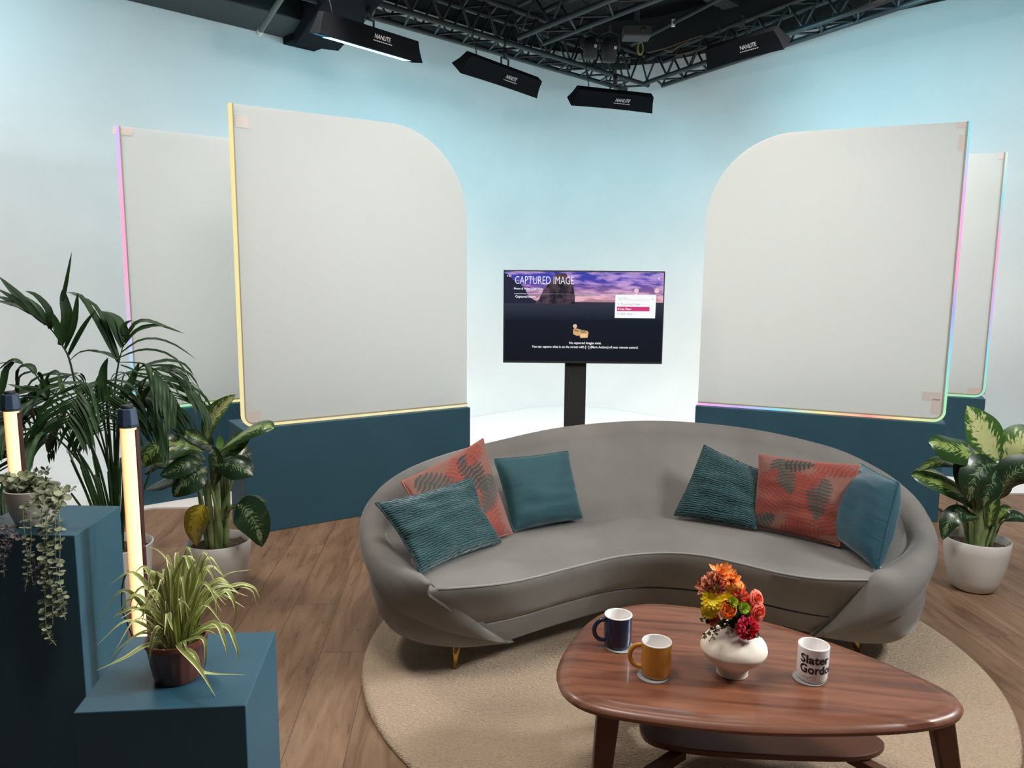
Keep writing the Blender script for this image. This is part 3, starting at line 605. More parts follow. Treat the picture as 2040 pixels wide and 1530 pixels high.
# ------------------------------------------------------------------ rug
mb = MB(); cx_, cy_, rr = .63, 2.93, 1.205; prof = [(rr * .0, .016), (rr - .03, .016), (rr - .008, .013), (rr, .006), (rr - .002, .0006)]
mb.lathe([(r, z) for r, z in prof], (cx_, cy_, 0), 128)
setp(mb.build('round_rug', M['rug']), 'round cream woven rug under the sofa and coffee table', 'rug')

# ------------------------------------------------------------------ television on its stand
t = thing('television', 'flat television on a black post stand, showing a captured image menu', 'television', (.458, 5.12, 0))
TX0, TX1, TZ0, TZ1, TY = -.060, .977, .928, 1.527, 5.0
MB().box((TX0, TY, TZ0), (TX1, TY + .05, TZ1)).build('casing', M['black'], t, smooth=False, bevel=.004)
bz = .008
mb = MB(); z0 = TZ0 + .016; mb.add([(TX0 + bz, TY - .0015, z0), (TX1 - bz, TY - .0015, z0), (TX1 - bz, TY - .0015, TZ1 - bz), (TX0 + bz, TY - .0015, TZ1 - bz)], [(0, 1, 2, 3)], [(0, 0), (1, 0), (1, 1), (0, 1)])
ms = mat('menu_picture', (0, 0, 0), 0.2, spec=.3); N, L, p = nodes(ms)
tc = N.new('ShaderNodeTexCoord'); sp = N.new('ShaderNodeSeparateXYZ'); L.new(tc.outputs['UV'], sp.inputs[0])
sky = ramp(N, [(.60, (.42, .17, .19)), (.70, (.45, .24, .30)), (.80, (.20, .11, .32)), (.90, (.07, .06, .42)), (1.0, (.03, .05, .36))]); L.new(sp.outputs[1], sky.inputs[0])
mp = N.new('ShaderNodeMapping'); mp.inputs['Scale'].default_value = (5, 13, 1); mp.inputs['Rotation'].default_value = (0, 0, -.25); L.new(tc.outputs['UV'], mp.inputs[0])
nz = N.new('ShaderNodeTexNoise'); nz.inputs['Scale'].default_value = 1.5; nz.inputs['Detail'].default_value = 5; L.new(mp.outputs[0], nz.inputs['Vector'])
cl = ramp(N, [(.50, (0, 0, 0)), (.66, (.75, .45, .5))]); L.new(math_n(N, L, 'MULTIPLY_ADD', sp.outputs[0], .10, nz.outputs[0]), cl.inputs[0])
add = N.new('ShaderNodeMix'); add.data_type = 'RGBA'; add.blend_type = 'ADD'; add.inputs[0].default_value = .55; L.new(sky.outputs[0], add.inputs[6]); L.new(cl.outputs[0], add.inputs[7])
sea = ramp(N, [(0, (.008, .010, .016)), (.45, (.010, .013, .022)), (.58, (.028, .034, .055)), (.64, (.035, .038, .058))]); L.new(sp.outputs[1], sea.inputs[0])
sw = math_n(N, L, 'GREATER_THAN', sp.outputs[1], .665)
mx = N.new('ShaderNodeMix'); mx.data_type = 'RGBA'; L.new(sw, mx.inputs[0]); L.new(sea.outputs[0], mx.inputs[6]); L.new(add.outputs[2], mx.inputs[7])
L.new(mx.outputs[2], p.inputs['Emission Color']); p.inputs['Emission Strength'].default_value = 1.0
scr = mb.build('screen', ms, t, smooth=False)
def S(u, v, k=1): return V3((TX0 + (TX1 - TX0) * u, TY - .0015 - .0006 * k, TZ1 - (TZ1 - TZ0) * v))
def em(name, c, s=1.0): return mat(name, (0, 0, 0), .6, emit=c, es=s, spec=.1)
rock = em('screen_rock', (.045, .030, .055)); N, L, p = nodes(rock)
tc = N.new('ShaderNodeTexCoord'); nz = N.new('ShaderNodeTexNoise'); nz.inputs['Scale'].default_value = 18; nz.inputs['Detail'].default_value = 6; L.new(tc.outputs['Object'], nz.inputs['Vector'])
r_ = ramp(N, [(.4, (.012, .012, .022)), (.62, (.10, .06, .085))]); L.new(nz.outputs[0], r_.inputs[0]); L.new(r_.outputs[0], p.inputs['Emission Color'])
def spoly(name, pts, m, k=1, par=None):
    vs = [S(u, v, k) for u, v in pts]; return MB().add(vs, [tuple(range(len(vs) - 1, -1, -1))]).build(name, m, par or scr, smooth=False)
def P8(x, y): return ((x - 75) / 1875, (y - 105) / 1088)        # from the close view of the screen
spoly('picture_rock', [P8(*a) for a in [(440, 490), (490, 440), (510, 400), (535, 340), (560, 310), (590, 265), (630, 240), (655, 190), (672, 150), (690, 142), (705, 136), (770, 138), (800, 136), (815, 170), (835, 205), (862, 235), (885, 280), (895, 340), (908, 410), (905, 490)]], rock)
spoly('picture_rock', [P8(*a) for a in [(85, 140), (120, 150), (190, 220), (260, 250), (330, 330), (380, 420), (470, 470), (470, 490), (85, 490)]], em('screen_headland', (.018, .02, .045)))
wt = em('screen_white', (.95, .95, .97)); pk = em('screen_pink', (.62, .045, .20)); gy = em('screen_grey', (.35, .35, .38)); rose = em('screen_rose', (.85, .55, .6))
X = V3((1, 0, 0)); Zv = V3((0, 0, 1)); WPX = (TX1 - TX0) / 1875; HPX = (TZ1 - TZ0) / 1088
def st(name, body, x0, x1, yb, yt, m=wt, o_=.01, k=2): return text(name, body, S(*P8(x0, yb), k), X, Zv, (x1 - x0) * WPX, m, scr, height=(yb - yt) * HPX, offset=o_, off=.0)
st('title_text', 'CAPTURED IMAGE', 208, 892, 265, 176, o_=-.01)
st('back_text', '< 01', 112, 164, 186, 160, o_=.01)
st('menu_text', 'Photo & Video | List View', 197, 535, 337, 308, o_=.02)
st('path_text', 'Captured Image   /', 214, 492, 432, 398, o_=.02)
st('message_text', 'No captured images exist.', 850, 1228, 972, 936, o_=.015)
st('message_text', 'You can capture what is on the screen with [···] (More Actions) of your remote control.', 412, 1662, 1020, 982, o_=.015)
spoly('divider_line', [P8(200, 376), P8(1905, 372), P8(1905, 377), P8(200, 382)], em('screen_line', (.6, .6, .7)))
spoly('menu_box', [P8(*a) for a in [(1378, 388), (1384, 382), (1608, 382), (1620, 368), (1632, 382), (1848, 382), (1853, 388), (1848, 652), (1376, 652)]], wt, 2)
spoly('menu_highlight', [P8(*a) for a in [(1400, 519), (1780, 519), (1780, 571), (1400, 571)]], pk, 3)
st('menu_text', 'View Type', 1412, 1520, 432, 412, gy, 0, 4); st('menu_text', 'Thumbnail View', 1440, 1672, 502, 476, gy, 0, 4)
st('menu_text', 'List View', 1438, 1568, 560, 534, wt, .02, 4); st('menu_text', 'Date View', 1438, 1585, 616, 592, gy, 0, 4); st('menu_text', 'x', 1806, 1824, 434, 416, gy, 0, 4)
spoly('menu_rule', [P8(1412, 438), P8(1770, 438), P8(1770, 441), P8(1412, 441)], gy, 4)
def disc(name, cx, cy, r, m, k=2, n=20): return spoly(name, [P8(cx + r * math.cos(a * 2 * math.pi / n), cy + r * math.sin(a * 2 * math.pi / n)) for a in range(n)], m, k)
disc('menu_button', 1620, 333, 28, rose); disc('menu_button', 1858, 333, 28, rose)
disc('menu_dot', 1420, 489, 7, gy, 4, 10); disc('menu_dot', 1418, 546, 9, wt, 4, 10); disc('menu_dot', 1416, 604, 7, gy, 4, 10)
st('close_mark', 'X', 1864, 1888, 202, 176, wt, .02, 2)
bx1, bx2, bx3 = em('screen_box', (.72, .42, .18)), em('screen_box_side', (.85, .58, .32)), em('screen_box_inside', (.30, .22, .13))
spoly('picture_box', [P8(*a) for a in [(895, 790), (915, 775), (970, 790), (1065, 810), (1075, 830), (1065, 888), (980, 892), (970, 860), (940, 866), (895, 846)]], bx1, 2)
spoly('picture_box', [P8(*a) for a in [(905, 790), (960, 795), (955, 822), (905, 812)]], bx3, 3); spoly('picture_box', [P8(*a) for a in [(970, 800), (1020, 795), (1058, 832), (985, 832)]], bx3, 3)
spoly('picture_box', [P8(*a) for a in [(985, 842), (1062, 840), (1055, 880), (985, 884)]], bx2, 3)
disc('picture_box', 915, 752, 24, em('screen_lid', (.75, .5, .42)), 2)
MB().box((.349, TY + .051, .05), (.489, TY + .09, 1.2)).build('post', M['black'], t, smooth=False, bevel=.004)
MB().box((.08, TY - .2, .0125), (.76, TY + .34, .05)).build('base_plate', M['black'], t, smooth=False, bevel=.01)

# ------------------------------------------------------------------ sofa
sofa = thing('curved_sofa', 'curved grey velvet sofa with a sweeping back, on brass legs', 'sofa', (.6, 3.1, 0))
RL = [(965, 1272, 2.66), (880, 1228, 2.60), (805, 1172, 2.61), (750, 1110, 2.72), (727, 1045, 2.90), (747, 985, 3.10), (803, 940, 3.28), (887, 906, 3.44), (990, 879, 3.57), (1127, 851, 3.69), (1300, 839, 3.76)]
RR = [(1640, 1260, 2.72), (1720, 1224, 2.62), (1790, 1177, 2.62), (1838, 1125, 2.74), (1858, 1070, 2.92), (1840, 1014, 3.1), (1795, 966, 3.28), (1732, 925, 3.43), (1638, 887, 3.56), (1480, 853, 3.69)]
BL = [(-.03, 2.72), (-.17, 2.70), (-.31, 2.73), (-.42, 2.80), (-.48, 2.92), (-.47, 3.06), (-.40, 3.2), (-.26, 3.34), (-.05, 3.47), (.2, 3.56), (.53, 3.6)]
BR = [(1.2, 2.8), (1.34, 2.76), (1.45, 2.78), (1.54, 2.85), (1.59, 2.96), (1.59, 3.1), (1.52, 3.24), (1.38, 3.38), (1.14, 3.5), (.86, 3.58)]
JL = [(-.029, 2.72, .13), (-.132, 2.634, .24), (-.279, 2.525, .42), (-.34, 2.68, .42), (-.38, 2.82, .42), (-.34, 2.95, .42), (-.22, 3.06, .42), (-.06, 3.15, .42), (.12, 3.22, .42), (.32, 3.28, .42), (.55, 3.35, .42)]
JR = [(1.2, 2.8, .13), (1.237, 2.714, .24), (1.316, 2.648, .42), (1.37, 2.74, .42), (1.43, 2.84, .42), (1.42, 2.96, .42), (1.34, 3.07, .42), (1.2, 3.17, .42), (1.02, 3.26, .42), (.79, 3.33, .42)]
NS = 121
rid = catmull([Wy(*p) for p in RL + RR[::-1]], NS); bas = catmull([(x, y, .13) for x, y in BL + BR[::-1]], NS); jun = catmull(JL + JR[::-1], NS)
for i in range(12):                      # straight run up the front corners
    for lst, idx in ((JL, i), (JR, NS - 1 - i)):
        a_, b_ = V3(lst[i // 6]), V3(lst[i // 6 + 1]); jun[idx] = a_.lerp(b_, (i % 6) / 6)
rows = []; seamO = []; seamI = []
for i in range(NS):
    R_, B_, J_ = rid[i], bas[i], jun[i]; T = (rid[min(i + 1, NS - 1)] - rid[max(i - 1, 0)]).normalized()
    U = R_ - (B_ + J_) / 2; U = (U - T * U.dot(T)).normalized(); O = (B_ - J_); 
    if O.length < .02: O = T.cross(U)
    O = (O - T * O.dot(T) - U * O.dot(U)).normalized()
    if O.dot(R_ - V3((.57, 2.75, .3))) < 0: O = -O
    s = i / (NS - 1); e = min(s, 1 - s); k = min(1, .14 + e * 9.5); rw = .05 * k; rb = .055 * k
    ctr = R_ - U * .035 * k
    so = ctr + O * rw * 1.05 - U * .05 * k; si = ctr - O * rw * 1.0 - U * .045 * k
    bul = O * .025 * k
    bb = max(0, min(1, (.20 - e) / .08)); bb = bb * bb * (3 - 2 * bb); tin = (V3((.57, 2.95, 0)) - V3((J_.x, J_.y, 0))).normalized(); Dv = (J_ + tin * .032 - V3((0, 0, .004)) - si) * bb; si = si + Dv; JE = J_ + (tin * .05) * bb - O * .022 * (1 - bb)
    outer = [B_ * 1.0, B_.lerp(so, .08) + bul * .7, B_.lerp(so, .3) + bul * 1.2, B_.lerp(so, .6) + bul, B_.lerp(so, .90) - O * .004, so - O * .016]
    band_ = [so - O * .006, so + O * .006 + U * .008 * k, ctr + O * rw * .95 + U * 0, ctr + O * rw * .62 + U * .028 * k, ctr + U * .038 * k + Dv * .3, ctr - O * rw * .62 + U * .026 * k + Dv * .6, ctr - O * rw * .98 - U * .006 + Dv * .85, si]
    inner = [si.lerp(J_, .04) + O * .006 * (1 - bb), si.lerp(J_, .3) + O * .012 * k * (1 - bb), si.lerp(J_, .65) + O * .010 * k * (1 - bb), JE - V3((0, 0, .03 * min(1, max(0, (J_.z - .36) / .06))))]
    rows.append(outer + band_ + inner); seamO.append(so - O * .010)
mb = MB().grid(rows)
n = len(rows[0]); mb.f.append(tuple(range(n))); mb.f.append(tuple(range((NS - 1) * n + n - 1, (NS - 1) * n - 1, -1))); mb.mi += [0, 0]
mb.build('backrest', M['sofa'], sofa, auto=70)
MB().tube(seamO[4:-4], .0032, 6).build('seam_piping', M['piping'], sofa)
F_ = [(-.279, 2.525), (-.008, 2.596), (.242, 2.753), (.42, 2.862), (.6, 2.905), (.746, 2.88), (.881, 2.79), (.994, 2.705), (1.122, 2.655), (1.316, 2.648)]
S_ = [(-.132, 2.634), (.032, 2.715), (.2, 2.83), (.36, 2.93), (.5, 2.985), (.62, 2.995), (.8, 2.95), (.979, 2.845), (1.1, 2.77), (1.237, 2.714)]
Bf = [(-.03, 2.72), (.166, 2.861), (.3, 2.95), (.42, 3.02), (.55, 3.055), (.68, 3.06), (.85, 3.01), (.98, 2.94), (1.1, 2.87), (1.2, 2.8)]
NQ = 81
fc = catmull([(x, y, .42) for x, y in F_], NQ); sc_ = catmull([(x, y, .24) for x, y in S_], NQ); bc = catmull([(x, y, .13) for x, y in Bf], NQ)
jc = catmull(JL[2:] + JR[2:][::-1], NQ); bo = catmull([(x, y, .13) for x, y in BL + BR[::-1]], NQ)
rows = []; rows2 = []
for i in range(NQ):
    f_, s_, b_, j_ = fc[i], sc_[i], bc[i], jc[i]; o_ = (f_ - j_); o_.z = 0; o_.normalize(); dn = (f_ - s_)
    r = [j_ + V3((0, 0, -.02)), j_ + V3((0, 0, .004))]
    for k in (.2, .4, .6, .8, .93): r.append(j_.lerp(f_, k) + V3((0, 0, .016 * math.sin(math.pi * k ** .8))))
    r += [f_ + V3((0, 0, .002)), f_ + o_ * .004 - V3((0, 0, .008)), f_.lerp(s_, .3) + o_ * .010, f_.lerp(s_, .7) + o_ * .008, s_ + V3((0, 0, .004)), s_ - o_ * .012]
    rows.append(r)
    rows2.append([s_ - o_ * .012 + V3((0, 0, .002)), s_ - V3((0, 0, .003)), s_.lerp(b_, .4) + o_ * .006, b_ + V3((0, 0, .008)), b_ - o_ * .01, b_.lerp(bo[i], .5), bo[i] - (bo[i] - b_).normalized() * .01])
mb = MB().grid(rows); n = len(rows[0]); mb.f += [tuple(range(n)), tuple(range((NQ - 1) * n + n - 1, (NQ - 1) * n - 1, -1))]; mb.mi += [0, 0]; mb.build('seat', M['sofa'], sofa, auto=50)
MB().grid(rows2).build('base', M['sofa'], sofa, auto=60)
MB().tube([p + V3((0, 0, .002)) for p in fc[1:-1]], .0042, 6).build('seam_piping', M['piping'], sofa)
for (x, y, dx, dy) in ((-.20, 2.79, -.01, -.045), (1.36, 2.90, .02, -.03), (-.18, 3.28, -.03, .02), (1.25, 3.34, .03, .02)):
    MB().tube([(x, y, .135), (x + dx * .5, y + dy * .5, .07), (x + dx, y + dy, .0165)], [.021, .014, .007], 16).build('leg', M['brass'], sofa)

# ------------------------------------------------------------------ cushions
def fpat(u, v, fr):
    col = (.20, .082, .062)
    for (cx, cy, an, ln, wd, c1) in fr:
        dx, dy = u - cx, v - cy; s = dx * math.cos(an) + dy * math.sin(an); d = -dx * math.sin(an) + dy * math.cos(an)
        d -= .12 * s * s
        if 0 < s < ln:
            wl = wd * (math.sin(math.pi * min(1, (s / ln) ** .7)) ** .6) + .004
            if abs(d) < wl:
                ph = (s - abs(d) * .45 + 2.2 * d * d) / .046; fz = ph - math.floor(ph)
                if fz < .58 - .25 * abs(d) / wl or abs(d) < .006: col = tuple(c * (1.0 + .25 * (fz - .3)) for c in c1)
                elif abs(d) < wl * .8: col = tuple((a * .55 + b * .45) for a, b in zip(col, c1))
    return col
OR_, GR_, DK_ = (.22, .028, .015), (.028, .046, .040), (.018, .021, .020)
FR1 = [(.15, .1, .5, .8, .2, OR_), (.75, .05, 1.9, .75, .2, OR_), (.3, .45, 1.0, .6, .17, OR_), (.1, .95, -.9, .55, .15, GR_), (.62, .95, -1.3, .5, .15, DK_), (.95, .6, -2.4, .45, .14, GR_), (.5, .02, .1, .4, .12, OR_), (.02, .5, -.6, .4, .12, DK_), (.9, .98, -2.6, .3, .1, OR_), (.05, .18, -.5, .3, .1, GR_)]
FR2 = [(.05, .15, .9, .8, .2, OR_), (.55, .05, 1.5, .75, .2, OR_), (.95, .1, 2.1, .6, .16, OR_), (.22, .98, -1.2, .52, .13, GR_), (.72, .78, -1.6, .55, .13, GR_), (.6, .98, -.3, .42, .13, OR_), (.3, .9, .1, .3, .1, DK_), (.0, .0, .55, .34, .12, GR_), (.35, .02, .1, .5, .13, OR_), (.02, .55, .8, .35, .11, OR_), (.55, .62, .9, .3, .1, OR_)]
def cushion(name, label, TL, TR, BR_, BL_, thick, m, fr=None, n=36, wr=.006, seed=0, pin=.05, front=(0, -1, .25)):
    cor = [V3(c) for c in (BL_, BR_, TR, TL)]; c = sum(cor, V3()) / 4
    nr = (cor[1] - cor[0] + cor[2] - cor[3]).cross(cor[3] - cor[0] + cor[2] - cor[1]).normalized()
    if nr.y > 0: nr = -nr
    t = thing(name, label, 'cushion', c)
    def P_(u, v, side):
        a, b = 2 * u - 1, 2 * v - 1
        uu = .5 + .5 * a * (1 - pin * (1 - b * b) * (1 - .0)); vv = .5 + .5 * b * (1 - pin * (1 - a * a))
        p = cor[0] * (1 - uu) * (1 - vv) + cor[1] * uu * (1 - vv) + cor[2] * uu * vv + cor[3] * (1 - uu) * vv
        h = ((1 - a ** 2) * (1 - b ** 2)); hh = max(0, h) ** .42
        q_ = V3((u * 4 + seed, v * 4, side * 3)); ns = noise.noise(q_ * 1.0) * wr + noise.noise(V3((u * 2.2 + seed, v * 9, side))) * wr * .7
        return p + nr * side * (thick * hh + ns * min(1, h * 6)) + nr * noise.noise(V3((u * 3, v * 3, seed + 9))) * wr * .8
    g = [i / n for i in range(n + 1)]
    mb = MB(); mb.grid([[P_(u, v, 1) for u in g] for v in g])
    if fr: mb.col = [fpat(j / n, i / n, fr) for i in range(n + 1) for j in range(n + 1)]
    mb.build('front_cover', m, t, label=None)
    mb = MB(); mb.grid([[P_(u, v, -1) for u in reversed(g)] for v in g])
    if fr: mb.col = [fpat(j / n, i / n, fr) for i in range(n + 1) for j in range(n + 1)]
    mb.build('back_cover', m, t)
    bd = [P_(u, 0, 0) for u in g] + [P_(1, v, 0) for v in g[1:]] + [P_(u, 1, 0) for u in reversed(g[:-1])] + [P_(0, v, 0) for v in reversed(g[:-1])]
    mp_ = m if not fr else mat('rust_piping', (.40, .10, .07), .7)
    MB().tube(bd, .0038, 6, cap=False).build('edge_seam', mp_, t)
    return t
def sit(px, py, z=.447): return Wz(px, py, z)
def lean(px, py, ref, d): return Wy(px, py, ref.y + d)
def cush(name, label, tl, tr, br, bl, dl_, dr_, *a, **k):
    B2, B1 = sit(*br), sit(*bl); return cushion(name, label, lean(*tl, B1, dl_), lean(*tr, B2, dr_), B2, B1, *a, **k)
cush('plain_cushion', 'plain smooth teal velvet cushion leaning on the left half of the sofa back', (985, 915), (1131, 899), (1160, 1032), (1022, 1058), .14, .12, .072, M['tealvelvet'], seed=1, pin=.035)
cush('palm_print_cushion', 'rust palm leaf print cushion on its corner, behind the pleated one on the left', (800, 960), (962, 874), (1020, 1062), (880, 1122), .17, .14, .05, M['floral'], fr=FR1, n=150, seed=2, pin=.05)
cush('pleated_cushion', 'teal pleated cushion in front of the others at the left arm', (748, 1003), (938, 951), (998, 1080), (838, 1143), .12, .04, .055, M['pleat'], n=60, seed=3, wr=.014, pin=.08)
cush('pleated_cushion', 'teal pleated cushion leaning on the right half of the sofa back', (1403, 887), (1515, 937), (1506, 1054), (1343, 1026), .10, .14, .055, M['pleat'], n=60, seed=4, wr=.012, pin=.04)
cush('palm_print_cushion', 'rust palm leaf print cushion between two teal ones on the right', (1513, 906), (1712, 928), (1672, 1088), (1497, 1048), .10, .10, .055, M['floral'], fr=FR2, n=150, seed=5, pin=.04)
cush('plain_cushion', 'plain blue velvet cushion with piped edges at the right arm', (1716, 924), (1792, 962), (1750, 1137), (1650, 1064), .10, .08, .08, M['bluevelvet'], seed=6, pin=.03)

# ------------------------------------------------------------------ coffee table
TZ = .43
tab = thing('coffee_table', 'walnut coffee table with a rounded triangular top and a lower shelf', 'table', (.65, 2.05, .016))
out = catmull([(.42, 2.43), (.27, 2.335), (.165, 2.13), (.128, 1.95), (.185, 1.825), (.35, 1.762), (.6, 1.722), (.9, 1.728), (1.09, 1.77), (1.165, 1.85), (1.135, 1.955), (1.0, 2.13), (.85, 2.28), (.7, 2.375), (.56, 2.425)], 120, True)
cen = V3((.63, 2.05, 0)); mb = MB(); rws = []
def ins(p, k):
    d = (p - cen); return cen + d * (1 - k / d.length)
for (k, z) in ((.4, TZ), (.06, TZ), (.036, TZ), (.028, TZ - .004), (.022, TZ - .0045), (.008, TZ - .008), (0, TZ - .018), (.003, TZ - .028), (.02, TZ - .036), (.06, TZ - .04), (.4, TZ - .04)):
    rws.append([V3((ins(p, min(k, (p - cen).length * .97)).x, ins(p, min(k, (p - cen).length * .97)).y, z)) for p in out])
mb.grid(rws, close=True); n = len(out); mb.f.append(tuple(range(n - 1, -1, -1))); mb.mi.append(0); mb.f.append(tuple(range((len(rws) - 1) * n, len(rws) * n))); mb.mi.append(0)
mb.build('tabletop', M['walnut'], tab, auto=40)
def tleg(a, b, wa, wb, th, side):
    a, b = V3(a), V3(b); sd = V3(side).normalized(); fr_ = (b - a).normalized().cross(sd)
    mb = MB(); vs = []
    for p, w_ in ((a, wa), (b, wb)):
        for i, j in ((-1, -1), (1, -1), (1, 1), (-1, 1)): vs.append(p + sd * w_ * i + fr_ * th * j)
    mb.add(vs, [(3, 2, 1, 0), (4, 5, 6, 7), (0, 1, 5, 4), (1, 2, 6, 5), (2, 3, 7, 6), (3, 0, 4, 7)])
    mb.build('leg', M['redwood'], tab, smooth=False, bevel=.006); return b
la = [((.262, 1.885, .392), (.222, 1.825, .0165)), ((1.115, 1.865, .392), (1.185, 1.825, .0165)), ((.52, 2.33, .392), (.50, 2.42, .0165))]
sh = catmull([(.39, 2.13), (.42, 2.06), (.55, 2.02), (.78, 2.0), (.98, 2.0), (1.07, 2.04), (1.08, 2.10), (.98, 2.2), (.75, 2.28), (.52, 2.28), (.42, 2.22)], 60, True)
MB().prism([(p.x, p.y) for p in sh], .15, .168).build('shelf', M['redwood'], tab, smooth=False, bevel=.004)
for k, (a, b) in enumerate(la):
    tleg(a, b, .031, .020, .019, (1, 0, 0) if k < 2 else (1, .1, 0))
    pz = V3(a).lerp(V3(b), .72); tgt = [V3((.50, 2.06, .135)), V3((.98, 2.05, .135)), V3((.56, 2.24, .135))][k]
    d = (tgt - pz); sd = V3((-d.y, d.x, 0)).normalized()
    MB().obox((pz + tgt) / 2, d / 2, sd * .018, V3((0, 0, .014))).build('stretcher', M['redwood'], tab, smooth=False, bevel=.004)

# ------------------------------------------------------------------ mugs, coasters, vase
def coaster(c, label):
    mb = MB().lathe([(.0, .0035), (.040, .0035), (.042, .0028), (.042, .0005), (.0, .0003)], (c[0], c[1], TZ), 40)
    setp(mb.build('coaster', M['coaster']), label, 'coaster', 'round coasters')
def mug(name, label, c, r, h, m_out, hand=None):
    z0 = TZ + .0038; c = V3((c[0], c[1], z0)); t = thing(name, label, 'mug', c)
    MB().lathe([(0, 0), (r * .88, .0), (r * .94, .003), (r * .97, .012), (r, .03), (r, h - .002)], c, 48).build('body', m_out, t)
    MB().lathe([(r, h - .002), (r - .0008, h), (r - .003, h + .0005), (r - .0045, h - .002), (r - .005, .012), (r * .7, .007), (0, .006)], c, 48).build('lining', M['mugwhite'], t)
    if hand is not None:
        d = V3((math.cos(hand), math.sin(hand), 0)); pts = []
        for i in range(17):
            an = math.radians(100 - 205 * i / 16); pts.append(c + d * (r - .004 + .034 * max(-.1, math.cos(an * .9)) * 1.0) + V3((0, 0, h * .52 + .031 * math.sin(an))))
        pts[0] = c + d * (r - .003) + V3((0, 0, h * .52 + .031)); pts[-1] = c + d * (r - .003) + V3((0, 0, h * .52 - .034))
        MB().tube(catmull(pts, 30), .0052, 10, flat=1.25).build('handle', m_out, t)
    return t
cn, co, cw, cv = Wz(1230, 1287, TZ), Wz(1306, 1345, TZ), Wz(1617, 1352, TZ), Wz(1458, 1340, TZ)
coaster(Wz(1235, 1289, TZ), 'grey round coaster under the navy mug'); coaster(Wz(1301, 1347, TZ), 'grey round coaster under the ochre mug'); coaster(Wz(1611, 1352, TZ), 'grey round coaster under the white printed mug')
mug('navy_mug', 'glossy navy mug with a white inside, at the left end of the table', cn, .0405, .095, M['navymug'], math.radians(188))
mug('ochre_mug', 'mustard yellow mug with a white inside, in front of the navy one', co, .0405, .095, M['ochre'], math.radians(172))
tm = mug('printed_mug', 'white mug with bold black lettering, right of the vase', cw, .0405, .0955, M['mugwhite'], math.radians(40))
def wrap(a0, z0_):
    def f(a, b):
        an = a0 + a / .0465; c = V3((cw.x, cw.y, TZ + .0038)); r = .0405 + .0007
        return c + V3((r * math.cos(an), r * math.sin(an), z0_ + b))
    return f
va = math.atan2(-cw.y, -cw.x)            # toward the camera
s0 = va - math.radians(47)
text('mug_text', 'Slater', (0, 0, 0), X, Zv, .092, M['ink'], tm, height=.024, offset=.028, warp=wrap(s0, .056))
text('mug_text', 'Gordon', (0, 0, 0), X, Zv, .112, M['ink'], tm, height=.024, offset=.028, warp=wrap(s0, .029))
text('mug_text', 'Lawyers', (0, 0, 0), X, Zv, .050, M['greyink'], tm, height=.012, warp=wrap(s0 - .02, .012))
cv = V3((cv.x, cv.y, TZ + .0006)); vs = thing('flower_vase', 'cream bulbous ceramic vase holding the bouquet', 'vase', cv)
prof = [(0, 0), (.038, 0), (.041, .003), (.042, .012), (.045, .022), (.060, .036), (.078, .052), (.087, .066), (.088, .076), (.083, .090), (.068, .106), (.048, .118), (.034, .126), (.028, .134), (.030, .142), (.0285, .1425), (.025, .136), (.025, .125), (.04, .112), (.06, .09), (.06, .06), (.03, .02), (0, .015)]
pc = catmull([(r, 0, z) for r, z in prof[:17]], 60)
MB().lathe([(max(0, p.x), p.z) for p in pc] + [(.04, .112), (.06, .09), (.06, .06), (.03, .02), (0, .015)], cv, 64, fn=lambda r, z, a: r * (1 + .02 * math.sin(a + 1))).build('body', M['vase'], vs)

